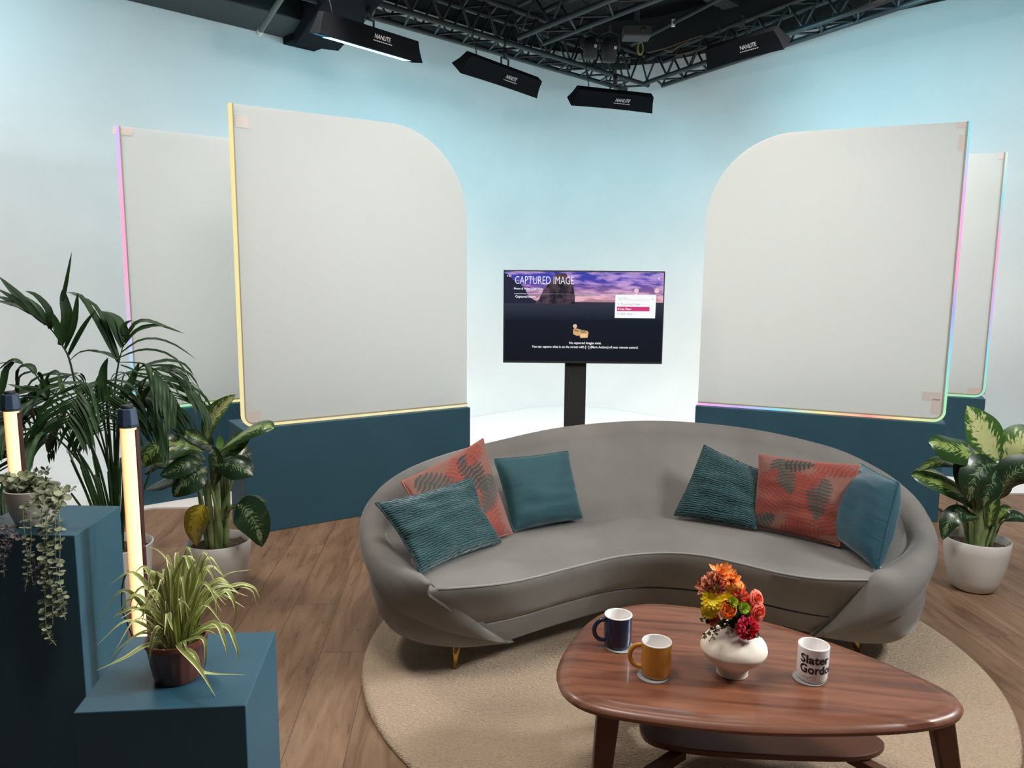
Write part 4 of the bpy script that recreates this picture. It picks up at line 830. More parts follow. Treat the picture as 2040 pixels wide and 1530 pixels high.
# flowers: each one a thing of its own, its stem reaching into the vase
MOUTH = cv + V3((0, 0, .137))
def petal(mb, c, nrm, d, ln, wd, cup, tipc=0, th=.0, roll=0, tip=1.0, base=.35):
    # surface leaf: from c along d, nrm up
    sd = d.cross(nrm).normalized(); rows = []
    for i in range(6):
        s = i / 5; wl = wd * (base + (1 - base) * math.sin(math.pi * min(1, s * .75) )) * (1 - tip * max(0, (s - .55) / .45) ** 1.6 * .92)
        up_ = nrm * (cup * ln * s * s + tipc * ln * max(0, s - .6)); o_ = c + d * ln * s * (1 - .25 * abs(cup) * s) + up_
        rows.append([o_ - sd * wl + nrm * wl * .35, o_ - sd * wl * .5, o_, o_ + sd * wl * .5, o_ + sd * wl + nrm * wl * .35])
    mb.grid(rows)
def flower(name, label, px, py, dy, r, kind, m_, m2=None, face=None, grp='cut flowers in the vase'):
    c = Wy(px, py, cv.y + dy); nrm = V3(face).normalized() if face else (c - MOUTH + V3((0, -.06, 0))).normalized()
    t = thing(name, label, 'flower', c, grp); a = nrm.cross(V3((0, 0, 1)));
    if a.length < .1: a = V3((1, 0, 0))
    a.normalize(); b = nrm.cross(a); mb = MB(); rnd = random.Random(px)
    def dirn(an): return a * math.cos(an) + b * math.sin(an)
    if kind == 'daisy':
        for ring, (n_, l_, el) in enumerate(((15, 1.0, .0), (13, .85, .25), (10, .6, .5))):
            for i in range(n_):
                an = 2 * math.pi * (i + ring * .5) / n_ + rnd.uniform(-.06, .06); d = (dirn(an) * math.cos(el) + nrm * math.sin(el)); petal(mb, c + nrm * .003 * ring, nrm, d, r * l_ * rnd.uniform(.9, 1.05), r * .15, .1, tip=.5)
    elif kind == 'lily':
        for ring, (n_, l_, el) in enumerate(((7, 1.0, .1), (7, .9, .55), (5, .6, 1.0))):
            for i in range(n_):
                an = 2 * math.pi * (i + ring * .5) / n_ + rnd.uniform(-.15, .15); d = (dirn(an) * math.cos(el) + nrm * math.sin(el)); petal(mb, c, nrm, d, r * l_ * rnd.uniform(.85, 1.15), r * .24, .15, tip=1, base=.6)
    elif kind == 'rose':
        for k in range(22):
            s = k / 21; an = k * 2.4; el = 1.35 - 1.15 * s; rr_ = r * (.12 + .88 * s)
            d = dirn(an); base_ = c + nrm * (r * .35 * (1 - s)) ; nn = (nrm * math.cos(el - .2) + d * math.sin(.2)).normalized()
            sd = d.cross(nrm); rows = []
            for i in range(6):
                f_ = i / 5; hz = math.sin(f_ * 1.5) ; rad = rr_ * (.25 + .75 * hz * (1 if f_ < .8 else 1.08)); z = nrm * (r * (.75 - .45 * s) * f_ * (1 - .25 * s) - r * .25 * s * (f_ > .9))
                row = []
                for j in range(7):
                    th_ = (j / 6 - .5) * (1.75 - .5 * s); dd = d * math.cos(th_) + sd * math.sin(th_); row.append(c + dd * rad + z - nrm * r * .15)
                rows.append(row)
            mb.grid(rows)
    elif kind == 'carnation':
        for k in range(90):
            z = 1 - 1.35 * rnd.random(); an = rnd.uniform(0, 6.283); q_ = math.sqrt(max(0, 1 - z * z)); d = (dirn(an) * q_ + nrm * z).normalized()
            n2 = (d.cross(V3((rnd.random(), rnd.random(), rnd.random())))).normalized(); petal(mb, c + d * r * .45, n2, d, r * .55 * rnd.uniform(.85, 1.1), r * .22, .2, tip=.15, base=.5)
    elif kind == 'pompom':
        for k in range(60):
            z = 1 - 1.1 * (k / 60); an = k * 2.4; q_ = math.sqrt(max(0, 1 - z * z)); d = (dirn(an) * q_ + nrm * z * .7).normalized(); petal(mb, c + d * r * .3, nrm if q_ > .3 else a, d, r * .7, r * .13, .25, tip=.5)
    elif kind == 'cup':
        for k in range(12):
            an = k * 2.4; s = k / 11; d = dirn(an); sd = d.cross(nrm); rows = []
            for i in range(7):
                f_ = i / 6; rad = r * (.35 + .65 * s) * (math.sin(math.pi * (.12 + .55 * f_))); row = []
                for j in range(7):
                    th_ = (j / 6 - .5) * 1.5 * (1 - .3 * f_ ** 3); dd = d * math.cos(th_) + sd * math.sin(th_); row.append(c + dd * rad + nrm * r * (1.1 * f_ - .4))
                rows.append(row)
            mb.grid(rows)
    mb.build('petals', m_, t)
    if m2: 
        mc = MB().lathe([(0, r * .14), (r * .12, r * .12), (r * .2, r * .04), (r * .2, -.002)], (0, 0, 0), 14); rot = nrm.to_track_quat('Z', 'Y').to_matrix(); mc.v = [c + rot @ v for v in mc.v]; mc.build('centre', m2, t)
    MB().tube(catmull([c - nrm * r * .2, c.lerp(MOUTH, .5) + V3((0, 0, -.01)), V3((MOUTH.x + (c.x - MOUTH.x) * .12, MOUTH.y + (c.y - MOUTH.y) * .1, MOUTH.z + .004)), V3((MOUTH.x, MOUTH.y, MOUTH.z - .08)) + (c - MOUTH) * -.1], 14), .0022, 6).build('stem', M['stem'], t)
    return t
flower('orange_lily', 'pointed orange flower at the very top of the bouquet', 1436, 1146, .0, .038, 'lily', M['petal_o'], face=(.1, -.6, .8))
flower('orange_lily', 'pointed orange flower at top right of the bouquet', 1456, 1156, .005, .034, 'lily', M['petal_o'], face=(.6, -.5, .5))
flower('rust_chrysanthemum', 'dusky rust chrysanthemum at upper left of the bouquet', 1422, 1163, -.02, .034, 'carnation', M['petal_rust'], face=(-.4, -.9, .4))
flower('orange_lily', 'pointed orange flower at the left edge, behind the yellow daisies', 1407, 1170, .01, .032, 'lily', M['petal_rust'], face=(-.8, -.4, .3))
flower('orange_cup_flower', 'plain round orange bloom right of the rust chrysanthemum', 1463, 1174, .0, .028, 'cup', M['petal_a'], face=(.2, .2, 1))
flower('yellow_daisy', 'large bright yellow daisy on the left of the bouquet', 1420, 1193, -.035, .034, 'daisy', M['petal_y'], M['petal_g'], face=(-.25, -1, .35))
flower('yellow_daisy', 'yellow daisy tucked beside the larger one, next to the green blooms', 1445, 1192, -.02, .023, 'daisy', M['petal_y'], M['petal_g'], face=(.1, -1, .5))
flower('yellow_daisy', 'lower yellow daisy at the left, above the small coral rose', 1413, 1217, -.03, .026, 'daisy', M['petal_y'], M['petal_g'], face=(-.4, -1, -.2))
flower('apricot_rose', 'apricot rose open toward the front in the middle of the bouquet', 1447, 1215, -.045, .027, 'cup', M['petal_a'], face=(.05, -.8, .6))
flower('coral_rose', 'small coral rose at the lower left of the bouquet', 1421, 1235, -.03, .018, 'rose', M['petal_c'], face=(-.2, -1, .2))
flower('coral_carnation', 'coral red carnation in the middle, above the green blooms', 1474, 1187, -.015, .024, 'carnation', M['petal_c'], face=(.1, -.9, .6))
flower('coral_rose', 'coral rose at the upper right of the bouquet', 1508, 1193, -.01, .026, 'rose', M['petal_c'], face=(.5, -.7, .5))
flower('coral_rose', 'coral rose between the green blooms and the right edge', 1494, 1202, -.02, .022, 'rose', M['petal_c'], face=(.2, -.9, .5))
flower('coral_rose', 'large coral rose at the right edge of the bouquet', 1511, 1221, -.025, .026, 'rose', M['petal_c'], face=(.5, -1, .1))
flower('green_chrysanthemum', 'small lime green bloom beside the yellow daisies', 1459, 1200, -.038, .016, 'pompom', M['petal_g'], face=(0, -1, .5))
flower('green_chrysanthemum', 'small lime green bloom nearest the large coral rose', 1481, 1211, -.042, .017, 'pompom', M['petal_g'], face=(.2, -1, .4))
flower('pink_carnation', 'deep pink ruffled carnation hanging over the vase rim', 1488, 1250, -.055, .032, 'carnation', M['petal_p'], face=(.3, -1, .1))
def sprig(name, label, pts, m_, lw_=.004, ll=.012, n=14):
    t = thing(name, label, 'foliage', pts[0], 'greenery in the vase'); path = catmull(pts, 16); MB().tube(path, .0012, 5).build('stem', m_, t); mb = MB(); rnd = random.Random(n)
    for i in range(n):
        p = path[3 + int(i * 12 / n)]; d = V3((rnd.uniform(-1, 1), rnd.uniform(-1, .3), rnd.uniform(-.6, .8))).normalized(); petal(mb, p, V3((0, -1, .3)).normalized(), d, ll * rnd.uniform(.7, 1.2), lw_, .1)
    mb.build('leaves', m_, t)
yv = cv.y
sprig('leafy_sprig', 'thin brown sprig drooping over the left of the vase', [MOUTH, Wy(1432, 1240, yv - .04), Wy(1412, 1258, yv - .07), Wy(1398, 1272, yv - .085)], M['sprig'])
sprig('leafy_sprig', 'second brown sprig hanging in front of the vase neck', [MOUTH, Wy(1438, 1250, yv - .05), Wy(1424, 1262, yv - .08), Wy(1412, 1278, yv - .095)], M['sprig'], n=12)
sprig('leafy_sprig', 'dark green sprig reaching left below the coral rose', [MOUTH, Wy(1430, 1236, yv - .01), Wy(1408, 1232, yv - .03), Wy(1393, 1232, yv - .03)], M['stem'], .007, .018, 11)
sprig('leafy_sprig', 'dark green leaves right of the pink carnation', [MOUTH, Wy(1480, 1245, yv - .02), Wy(1505, 1258, yv - .04), Wy(1516, 1270, yv - .05)], M['stem'], .009, .022, 8)
sprig('leafy_sprig', 'dark green leaves filling the vase mouth', [MOUTH - V3((0, 0, .02)), MOUTH + V3((0, -.01, .01)), MOUTH + V3((.005, -.02, .03)), MOUTH + V3((.01, -.02, .06))], M['stem'], .014, .03, 16)
#PART3
# ------------------------------------------------------------------ foreground plinths, lamps and plants
lo = [(-.996, 1.637), (-.614, 1.674), (-.659, 2.051), (-1.048, 2.010)]
setp(MB().prism(lo, 0, .5).build('teal_plinth', M['teal'], smooth=False, bevel=.003), 'low teal plinth in the foreground carrying the spider plant', 'plinth')
hi = [(-1.55, 2.098), (-1.229, 2.091), (-1.243, 2.373), (-1.55, 2.38)]
setp(MB().prism(hi, 0, .76).build('teal_plinth', M['teal'], smooth=False, bevel=.003), 'tall teal plinth at the left edge carrying the trailing plants', 'plinth')

def tube_light(label, top, bot, r):
    t = thing('tube_light', label, 'light tube', (bot[0], bot[1], 0), 'glowing light tubes')
    a, b = V3(bot), V3(top); d = (b - a).normalized(); L_ = (b - a).length
    MB().tube([a + d * .05, a + d * (L_ - .050)], r * .93, 24).build('glowing_tube', M['glow'], t, auto=50)
    MB().tube([a, a + d * .052], r * 1.08, 20).build('end_cap', M['navycap'], t, auto=50)
    x = V3((1, 0, 0)); c = a + d * (L_ - .068)
    MB().tube([c + d * .014, c + d * .018, c + d * .024, c + d * .066, c + d * .070], [r * 1.05, r * 1.22, r * 1.26, r * 1.05, r * .98], 8, flat=1.0).build('end_cap', M['navycap'], t, smooth=False, bevel=.002)
    MB().tube([c + d * .068, c + d * .078, c + d * .080], [r * .7, r * .7, r * .3], 10).build('hanging_ring', M['black'], t)
    MB().obox((a + b) / 2 + V3((r * .86, r * .2, 0)), V3((r * .14, 0, 0)), V3((0, r * .45, 0)), d * (L_ / 2 - .06)).build('back_rail', mat('burgundy_rail', (.05, .012, .012), .4), t, smooth=False, bevel=.002)
    return t
tl2 = tube_light('glowing warm light tube behind the low plinth', (-1.094, 2.16, 1.112), (-1.094, 2.16, 0.001), .0235)
tl1 = tube_light('glowing warm light tube at the left edge, behind the trailing plant', (-1.628, 2.47, 1.100), (-1.628, 2.47, 0.001), .0240)
mb = MB().tube(catmull([Wy(275, 845, 2.19), Wy(279, 870, 2.2), Wy(276, 910, 2.21), Wy(285, 1000, 2.22), Wy(275, 1110, 2.2), Wy(248, 1150, 2.16), Wy(244, 1210, 2.12), Wy(256, 1245, 2.10), (-1.08, 2.09, .42), (-1.1, 2.1, .2), (-1.12, 2.12, .02)], 50), .0032, 6)
setp(mb.build('power_cable', M['cable']), 'black cable hanging beside the light tube and the tall plinth', 'cable')

def pot(t, c, prof, m, soil_r, soil_z, seg=56, fn=None):
    MB().lathe(prof, c, seg, fn=fn).build('pot', m, t, auto=50)
    c = V3(c); rows = []; n = 10
    for i in range(n + 1):
        r = soil_r * i / n; rows.append([c + V3((r * math.cos(a * .2244), r * math.sin(a * .2244), soil_z + .012 * noise.noise(V3((r * 25 * math.cos(a * .2244), r * 25 * math.sin(a * .2244), 3))))) for a in range(28)])
    MB().grid(rows, close=True).build('soil', M['soil'], t)
def leaf(t, path, wd, m, nrm=(0, -1, .4), name='leaf', fold=.18, curl=0.0, base=.12, tipp=.75, n=16, k=9, wave=.0, petiole=None, sag=None, twist=0.0, pos=.45):
    """path: list of 3D points along the midrib; wd: half width."""
    p = catmull(path, n); rows = []; L_ = sum((p[i + 1] - p[i]).length for i in range(n - 1)); nr = V3(nrm).normalized()
    ph = random.uniform(0, 6)
    for i in range(n):
        s = i / (n - 1); tg = (p[min(i + 1, n - 1)] - p[max(0, i - 1)]).normalized()
        nn = (nr - tg * nr.dot(tg)); nn = nn.normalized() if nn.length > .05 else tg.orthogonal().normalized()
        if twist: nn = Matrix.Rotation(twist * s, 3, tg) @ nn
        sd = tg.cross(nn).normalized()
        q1 = s ** (math.log(.5) / math.log(pos)); w_ = wd * max(0.0, math.sin(math.pi * q1)) ** tipp
        if i == 0: w_ = wd * base * .3
        if i == n - 1: w_ = wd * .01
        r = []
        for j in range(k):
            a = 2 * j / (k - 1) - 1
            r.append(p[i] + sd * w_ * a + nn * (abs(a) * fold * w_ - curl * w_ * a * a + wave * wd * math.sin(s * 14 + ph + (2 if a > 0 else 0)) * a * a))
        rows.append(r)
    o = MB().grid(rows).build(name, m, t)
    if petiole:
        pp = [V3(q_) for q_ in petiole]; pp.append(p[1]); MB().tube(catmull(pp, 12), [.0045 + .004 * (1 - i / 11) for i in range(12)], 8).build('leaf_stalk', M['plantstem'], o)
    return o
WPOT = [(0, .0), (.080, .0), (.096, .010), (.116, .055), (.132, .12), (.142, .19), (.146, .238), (.142, .242), (.138, .238), (.135, .19), (0, .185)]

# variegated plant on the left
pc = V3((-1.385, 3.52, .0008))
dl = thing('variegated_plant', 'potted plant with mottled green leaves and one yellow leaf, left of the sofa', 'plant', pc)
pot(dl, pc, WPOT, M['whiteplastic'], .135, .205)
S0 = V3((pc.x, pc.y, .205)); D = 3.5
def W3(px, py, dy=0, D_=3.5): return Wy(px, py, D_ + dy)
for (x, y, x2, y2, dy, r_) in ((408, 1065, 392, 950, .02, .016), (420, 1068, 408, 930, -.03, .018), (434, 1070, 428, 920, -.04, .020), (445, 1062, 440, 900, .03, .018), (452, 1058, 452, 930, .02, .015), (416, 1050, 400, 920, .05, .013), (440, 1070, 418, 960, -.05, .012), (424, 1060, 470, 940, .0, .010)):
    a = S0 + (W3(x, y, dy) - S0) * .75; a.z = .19
    MB().tube(catmull([a, W3((x + x2) / 2 + 2, (y + y2) / 2, dy), W3(x2, y2, dy)], 12), [r_ * (1 - .5 * i / 11) for i in range(12)], 10).build('stem', M['plantstem'], dl)
def LL(pts, wpx, m, nrm=(0, -1, .5), par=dl, D_=3.5, **kw):
    P_ = [W3(p[0], p[1], p[2] if len(p) > 2 else 0, D_) for p in pts]; return leaf(par, P_, wpx / 2 / FPX * 3.85, m, nrm, **kw)
dk, md, lt = M['dieff_dark'], M['dieff'], M['dieff_light']
LL([(412, 876, .02), (424, 835, .0), (447, 808, -.02), (470, 786, -.03)], 40, lt, (-.5, -1, .2), fold=.35, pos=.35)
LL([(428, 905, -.04), (462, 880, -.07), (500, 856, -.1), (528, 848, -.12), (546, 854, -.13)], 44, md, (.1, -.6, 1), fold=.1, curl=.3, pos=.6)
LL([(416, 885, 0), (398, 875, -.03), (380, 866, -.05), (369, 857, -.05)], 26, md, (.1, -1, .6), pos=.5)
LL([(405, 900, -.02), (370, 886, -.08), (325, 885, -.12), (295, 905, -.15), (283, 932, -.16)], 58, md, (-.1, -.9, .7), fold=.05, curl=.35, wave=.06, pos=.55)
LL([(410, 915, .04), (370, 908, .02), (320, 915, .02), (288, 945, .0)], 60, dk, (-.1, -.5, 1), curl=.3, wave=.05)
LL([(408, 925, -.05), (380, 922, -.1), (345, 938, -.13), (318, 948, -.15)], 44, dk, (0, -.8, .8), curl=.2)
LL([(415, 935, -.08), (388, 945, -.12), (362, 965, -.14), (346, 990, -.14)], 62, dk, (-.2, -1, .5), curl=.25, wave=.05)
LL([(420, 930, -.06), (450, 925, -.11), (480, 932, -.14), (504, 948, -.15)], 50, dk, (.1, -.9, .7), fold=.05, curl=.3, pos=.55)
LL([(430, 915, .0), (455, 896, -.03), (480, 878, -.05), (500, 868, -.05)], 50, md, (0, -.8, .8), curl=.15, pos=.5)
LL([(425, 892, .03), (405, 880, .03), (388, 872, .02)], 34, dk, (0, -1, .8))
LL([(436, 895, .06), (438, 880, .07), (437, 867, .07)], 14, M['palm_young'], (.5, -1, .2), pos=.4)
LL([(448, 1018, .0), (475, 1000, -.04), (505, 992, -.06), (534, 1002, -.07)], 26, dk, (0, -.3, 1), fold=.1, curl=.2)
LL([(472, 1004, -.1), (492, 1018, -.12), (512, 1050, -.13), (522, 1090, -.13)], 62, dk, (.25, -1, .25), fold=.08, pos=.42, petiole=[W3(445, 1040, 0), W3(458, 1015, -.06)])
LL([(406, 1005, -.11), (396, 1025, -.13), (388, 1055, -.13), (391, 1088, -.12)], 50, M['dieff_yellow'], (-.3, -1, .1), fold=.12, pos=.45, petiole=[W3(415, 1040, -.04), W3(412, 1015, -.09)])
LL([(400, 950, .06), (360, 950, .08), (320, 965, .09), (290, 975, .1)], 40, dk, (0, -.5, 1), curl=.25)
LL([(398, 940, -.02), (372, 930, -.04), (340, 922, -.06), (300, 922, -.05)], 40, md, (0, -.6, 1), curl=.2)
LL([(440, 920, .05), (462, 905, .05), (484, 905, .04), (498, 920, .03)], 46, dk, (.1, -.6, .8), curl=.2)
LL([(425, 970, -.07), (432, 935, -.08), (428, 905, -.09), (420, 890, -.08)], 26, dk, (.2, -1, .2), fold=.3)

# variegated plant on the right
pc2 = V3((2.262, 3.60, .0008)); s_ = 1.0
dr = thing('variegated_plant', 'potted plant with large pale mottled leaves, right of the sofa', 'plant', pc2)
pot(dr, pc2, [(r * s_, z * 1.06) for r, z in WPOT], M['whiteplastic'], .134, .215)
S1 = V3((pc2.x, pc2.y, .205))
for (x, y, x2, y2, dy, r_) in ((1925, 1085, 1922, 960, .03, .014), (1940, 1090, 1938, 990, -.03, .022), (1952, 1092, 1950, 980, -.05, .026), (1962, 1090, 1965, 950, .0, .022), (1972, 1085, 1985, 930, .02, .018), (1965, 1095, 1992, 1010, -.03, .008), (1978, 1080, 1998, 1030, .0, .006), (1932, 1080, 1905, 1000, .0, .007)):
    a = S1 + (W3(x, y, dy, 3.6) - S1) * .8; a.z = .19
    MB().tube(catmull([a, W3((x + x2) / 2, (y + y2) / 2, dy, 3.6), W3(x2, y2, dy, 3.6)], 12), [r_ * (1 - .45 * i / 11) for i in range(12)], 10).build('stem', M['plantstem'], dr)
def LR(pts, wpx, m, nrm=(0, -1, .5), **kw):
    return LL(pts, wpx, m, nrm, dr, 3.6, **{k: v for k, v in kw.items()})
LR([(1990, 915, -.02), (1972, 890, -.04), (1948, 850, -.05), (1926, 808, -.04)], 82, lt, (.3, -1, .1), fold=.12, pos=.48)
LR([(1995, 925, .0), (2022, 895, -.03), (2048, 878, -.04), (2080, 880, -.05)], 78, lt, (.1, -1, .5), fold=.1, curl=.1)
LR([(1985, 930, -.05), (1950, 905, -.1), (1905, 895, -.14), (1868, 884, -.16), (1850, 881, -.16)], 56, md, (-.1, -.9, .7), fold=.05, curl=.3, wave=.06)
LR([(1940, 965, -.02), (1905, 925, -.05), (1865, 920, -.08), (1829, 938, -.1)], 34, md, (0, -.5, 1), curl=.25)
LR([(1945, 1015, -.02), (1925, 990, -.05), (1885, 968, -.08), (1835, 950, -.08), (1815, 947, -.08)], 44, md, (-.1, -.8, .8), curl=.25)
LR([(1900, 962, .06), (1870, 945, .05), (1838, 938, .04), (1820, 942, .04)], 26, lt, (0, -.5, 1), curl=.2)
LR([(1988, 925, -.12), (1960, 930, -.16), (1940, 955, -.18), (1930, 1000, -.17)], 60, dk, (-.1, -1, .4), curl=.25, pos=.5)
LR([(1930, 885, -.1), (1925, 920, -.12), (1928, 960, -.12), (1935, 1000, -.1)], 44, dk, (-.6, -1, .1), fold=.2, pos=.5)
LR([(1985, 935, -.08), (1975, 960, -.13), (1965, 990, -.14), (1958, 1012, -.13)], 50, dk, (.1, -1, .3), curl=.2)
LR([(1985, 1000, -.04), (2005, 960, -.08), (2030, 935, -.1), (2075, 915, -.1)], 66, dk, (.2, -.9, .5), fold=.1, curl=.15, pos=.5)
LR([(1990, 995, -.02), (1996, 975, -.05), (1990, 945, -.06), (1975, 920, -.05)], 40, dk, (0, -1, .3))
LR([(1938, 1025, -.06), (1912, 1022, -.1), (1890, 1040, -.12), (1878, 1076, -.12)], 38, dk, (-.3, -.9, .6), curl=.2, petiole=[W3(1948, 1080, 0, 3.6), W3(1945, 1045, -.04, 3.6)])
LR([(1985, 1048, -.03), (1990, 1030, -.05), (2002, 1016, -.05), (2016, 1014, -.05)], 26, md, (.2, -1, .5), petiole=[W3(1972, 1090, 0, 3.6), W3(1980, 1065, -.02, 3.6)])
LR([(1995, 1040, -.02), (2015, 1028, -.06), (2035, 1030, -.07), (2062, 1045, -.07)], 30, dk, (.1, -.6, .9), curl=.2, petiole=[W3(1970, 1085, 0, 3.6), W3(1980, 1060, -.02, 3.6)])
LR([(1950, 1030, -.08), (1930, 1030, -.1), (1916, 1038, -.1)], 22, dk, (0, -.6, 1))
LR([(1970, 1050, -.06), (1974, 1020, -.07), (1980, 990, -.07), (1985, 965, -.06)], 26, md, (0, -1, .1), fold=.3, pos=.4)

# palm
pp = V3((-1.76, 3.30, .0008))
pm = thing('potted_palm', 'tall feathery palm in a white pot behind the foreground plinths', 'plant', pp)
PPROF = [(0, .0), (.10, .0), (.115, .012), (.130, .08), (.142, .18), (.150, .285), (.155, .295), (.150, .298), (.144, .29), (.138, .25), (0, .245)]
pot(pm, pp, PPROF, M['whiteplastic'], .138, .262)
PS = V3((pp.x, pp.y, .26)); rp = random.Random(3)
def leaflet(mb, pts, w_, k=9):
    p = catmull(pts, k); rows = []
    for i in range(k):
        s = i / (k - 1); tg = (p[min(i + 1, k - 1)] - p[max(0, i - 1)]).normalized(); vw = (p[i] - CP).normalized() * .6 + V3((0, 0, -.8))
        sd = tg.cross(vw); sd = sd.normalized() if sd.length > .01 else V3((1, 0, 0)); nn = sd.cross(tg)
        ww = w_ * (math.sin(math.pi * min(1, .12 + .88 * s ** .8)) ** .7) + .0004
        if i == k - 1: ww = .0003
        rows.append([p[i] - sd * ww - nn * ww * .35, p[i], p[i] + sd * ww - nn * ww * .35])
    mb.grid(rows)
def frond_px(stem, lfs, D_, m=M['palm']):
    mb = MB(); P_ = [Wy(x, y, D_ + (d[0] if d else 0)) for (x, y, *d) in stem]; n = 26; pa = catmull([PS + (P_[0] - PS) * .0 + V3((0, 0, 0)), PS.lerp(P_[0], .5) + V3((0, 0, .03))] + P_, n)
    mb.tube(pa, [.006 * (1 - .75 * i / (n - 1)) for i in range(n)], 6)
    for l in lfs:
        w_ = l[0]; q = l[1]; dd = rp.uniform(-.06, .06); pts = [Wy(x, y, D_ + dd * i / max(1, len(q) - 1) - .0) for i, (x, y) in enumerate(q)]
        leaflet(mb, pts, w_ / 2 / FPX * 3.7)
    o = mb.build('frond', m, pm); return o
frond_px([(154, 782), (139, 719), (127, 693), (99, 653), (54, 620), (-5, 600)], [
    (5, [(139, 719), (160, 702), (190, 699), (215, 707), (237, 716)]), (11, [(137, 707), (158, 668), (175, 640), (193, 616)]), (11, [(130, 695), (146, 655), (152, 615), (155, 583)]),
    (19, [(121, 688), (134, 640), (128, 600), (125, 575)]), (7, [(124, 600), (131, 570), (143, 502)]), (15, [(118, 672), (110, 645), (103, 622)]), (13, [(100, 655), (97, 620), (72, 590), (50, 580)]),
    (13, [(92, 648), (75, 615), (45, 588)]), (12, [(82, 638), (45, 595), (-6, 548)]), (12, [(60, 622), (30, 598), (-6, 575)]), (11, [(40, 613), (15, 598), (-8, 590)]), (9, [(70, 630), (30, 608), (-8, 598)]), (11, [(88, 645), (45, 605), (0, 555)])], 3.28)
frond_px([(228, 790), (236, 725), (241, 705), (248, 675)], [
    (12, [(236, 722), (205, 660), (185, 625), (160, 590), (132, 582)]), (8, [(237, 715), (212, 650), (185, 605), (135, 583)]), (14, [(243, 692), (225, 650), (210, 628), (198, 620)]), (14, [(247, 682), (240, 645), (225, 630), (205, 620)]),
    (10, [(247, 676), (240, 645), (222, 628)]), (11, [(249, 668), (250, 648), (263, 638)]), (10, [(250, 675), (270, 645), (295, 640), (330, 652), (368, 665)]), (9, [(248, 683), (278, 655), (310, 649), (340, 652)]),
    (9, [(246, 690), (272, 662), (300, 652), (318, 650)]), (6, [(243, 702), (275, 680), (310, 675), (350, 688), (391, 716)]), (6, [(240, 712), (275, 699), (310, 698), (350, 715), (385, 763)]), (4, [(238, 722), (285, 725), (325, 750), (350, 775), (366, 805)]),
    (4, [(240, 727), (265, 737), (292, 755)]), (9, [(238, 718), (222, 709), (205, 703), (180, 700)])], 3.30)
frond_px([(205, 800), (206, 760)], [(15, [(203, 800), (206, 745), (215, 712)]), (12, [(200, 800), (195, 770), (198, 745)]), (7, [(205, 780), (206, 750), (206, 730)]), (10, [(212, 800), (216, 770), (225, 790)])], 3.2)
frond_px([(240, 800), (248, 785)], [(15, [(240, 798), (262, 762), (278, 720)]), (11, [(242, 792), (268, 775), (294, 751)]), (10, [(270, 820), (290, 785), (311, 754)]), (8, [(150, 770), (160, 790), (172, 812)])], 3.25)
frond_px([(130, 860), (95, 790), (70, 745), (35, 722), (-10, 725)], [
    (11, [(62, 742), (42, 750), (35, 775), (33, 800)]), (12, [(70, 745), (60, 730), (38, 735), (32, 770)]), (13, [(85, 775), (80, 755), (78, 740)]), (10, [(95, 790), (95, 755), (110, 740), (122, 755)]), (12, [(28, 722), (12, 740), (5, 775), (-4, 805)]),
    (9, [(98, 795), (70, 775), (45, 768)]), (9, [(88, 780), (50, 775), (15, 765)]), (11, [(100, 800), (75, 790), (30, 790)]), (8, [(45, 725), (25, 718), (-5, 738)])], 3.15)
frond_px([(125, 830), (122, 800)], [(9, [(128, 790), (121, 765), (117, 745)]), (7, [(160, 790), (162, 770), (161, 755)])], 3.4, M['palm_young'])
def frond3(az, reach, rise, droop, n=12, ll=.23, wd=.0085, start=.55, m=M['palm'], hang=.5):
    d = V3((math.cos(az), math.sin(az), 0)); a = PS + V3((rp.uniform(-.03, .03), rp.uniform(-.03, .03), 0)); sdv = V3((-d.y, d.x, 0))
    pa = catmull([a, a + d * reach * .16 + V3((0, 0, rise * .62)), a + d * reach * .5 + V3((0, 0, rise * .98)), a + d * reach * .8 + V3((0, 0, rise * .92 - droop * .4)), a + d * reach + V3((0, 0, rise * .8 - droop))], 32)
    mb = MB().tube(pa, [.0058 * (1 - .8 * i / 31) for i in range(32)], 6)
    for i in range(n):
        s = start + (1 - start) * (i + .5) / n; k = min(30, int(s * 31)); p0 = pa[k]; tg = (pa[k + 1] - pa[k]).normalized(); sz = math.sin(math.pi * (.2 + .75 * (i / n))) 
        for sg in (-1, 1):
            l_ = ll * (.55 + .5 * sz) * rp.uniform(.85, 1.15); dr_ = (tg * .75 + sdv * sg * .8 + V3((0, 0, .12 + rp.uniform(-.1, .15)))).normalized()
            p1 = p0 + dr_ * l_ * .45; p2 = p1 + (dr_ + V3((0, 0, -hang))).normalized() * l_ * .35; p3 = p2 + (dr_ * .6 + V3((0, 0, -hang * 1.9))).normalized() * l_ * .3
            leaflet(mb, [p0, p1, p2, p3], wd * rp.uniform(.8, 1.2), 7)
    mb.build('frond', m, pm)
for (az, re, ri, dp) in ((-8, .34, .84, -.02), (22, .36, .82, .0), (-140, .42, .72, .04), (178, .52, .74, .06), (150, .5, .78, .04), (60, .28, .74, .02), (95, .34, .78, .02), (-100, .28, .78, .0), (-160, .55, .62, .08), (-125, .42, .60, .08), (165, .6, .64, .08), (120, .4, .66, .06), (-60, .16, .78, .0), (-175, .30, .66, .04), (5, .22, .70, .02)):
    frond3(math.radians(az), re, ri, dp)
for k in range(16):
    a = rp.uniform(0, 6.28); r_ = rp.uniform(.02, .07); p = PS + V3((r_ * math.cos(a), r_ * math.sin(a), -.01)); q2 = p + V3((math.cos(a) * .12, math.sin(a) * .12, rp.uniform(.3, .5)))
    MB().tube(catmull([p, p.lerp(q2, .5) + V3((0, 0, .03)), q2], 8), [.007, .007, .0065, .006, .006, .005, .005, .004], 6).build('stem', M['plantstem'] if k % 3 == 0 else M['palm'], pm)

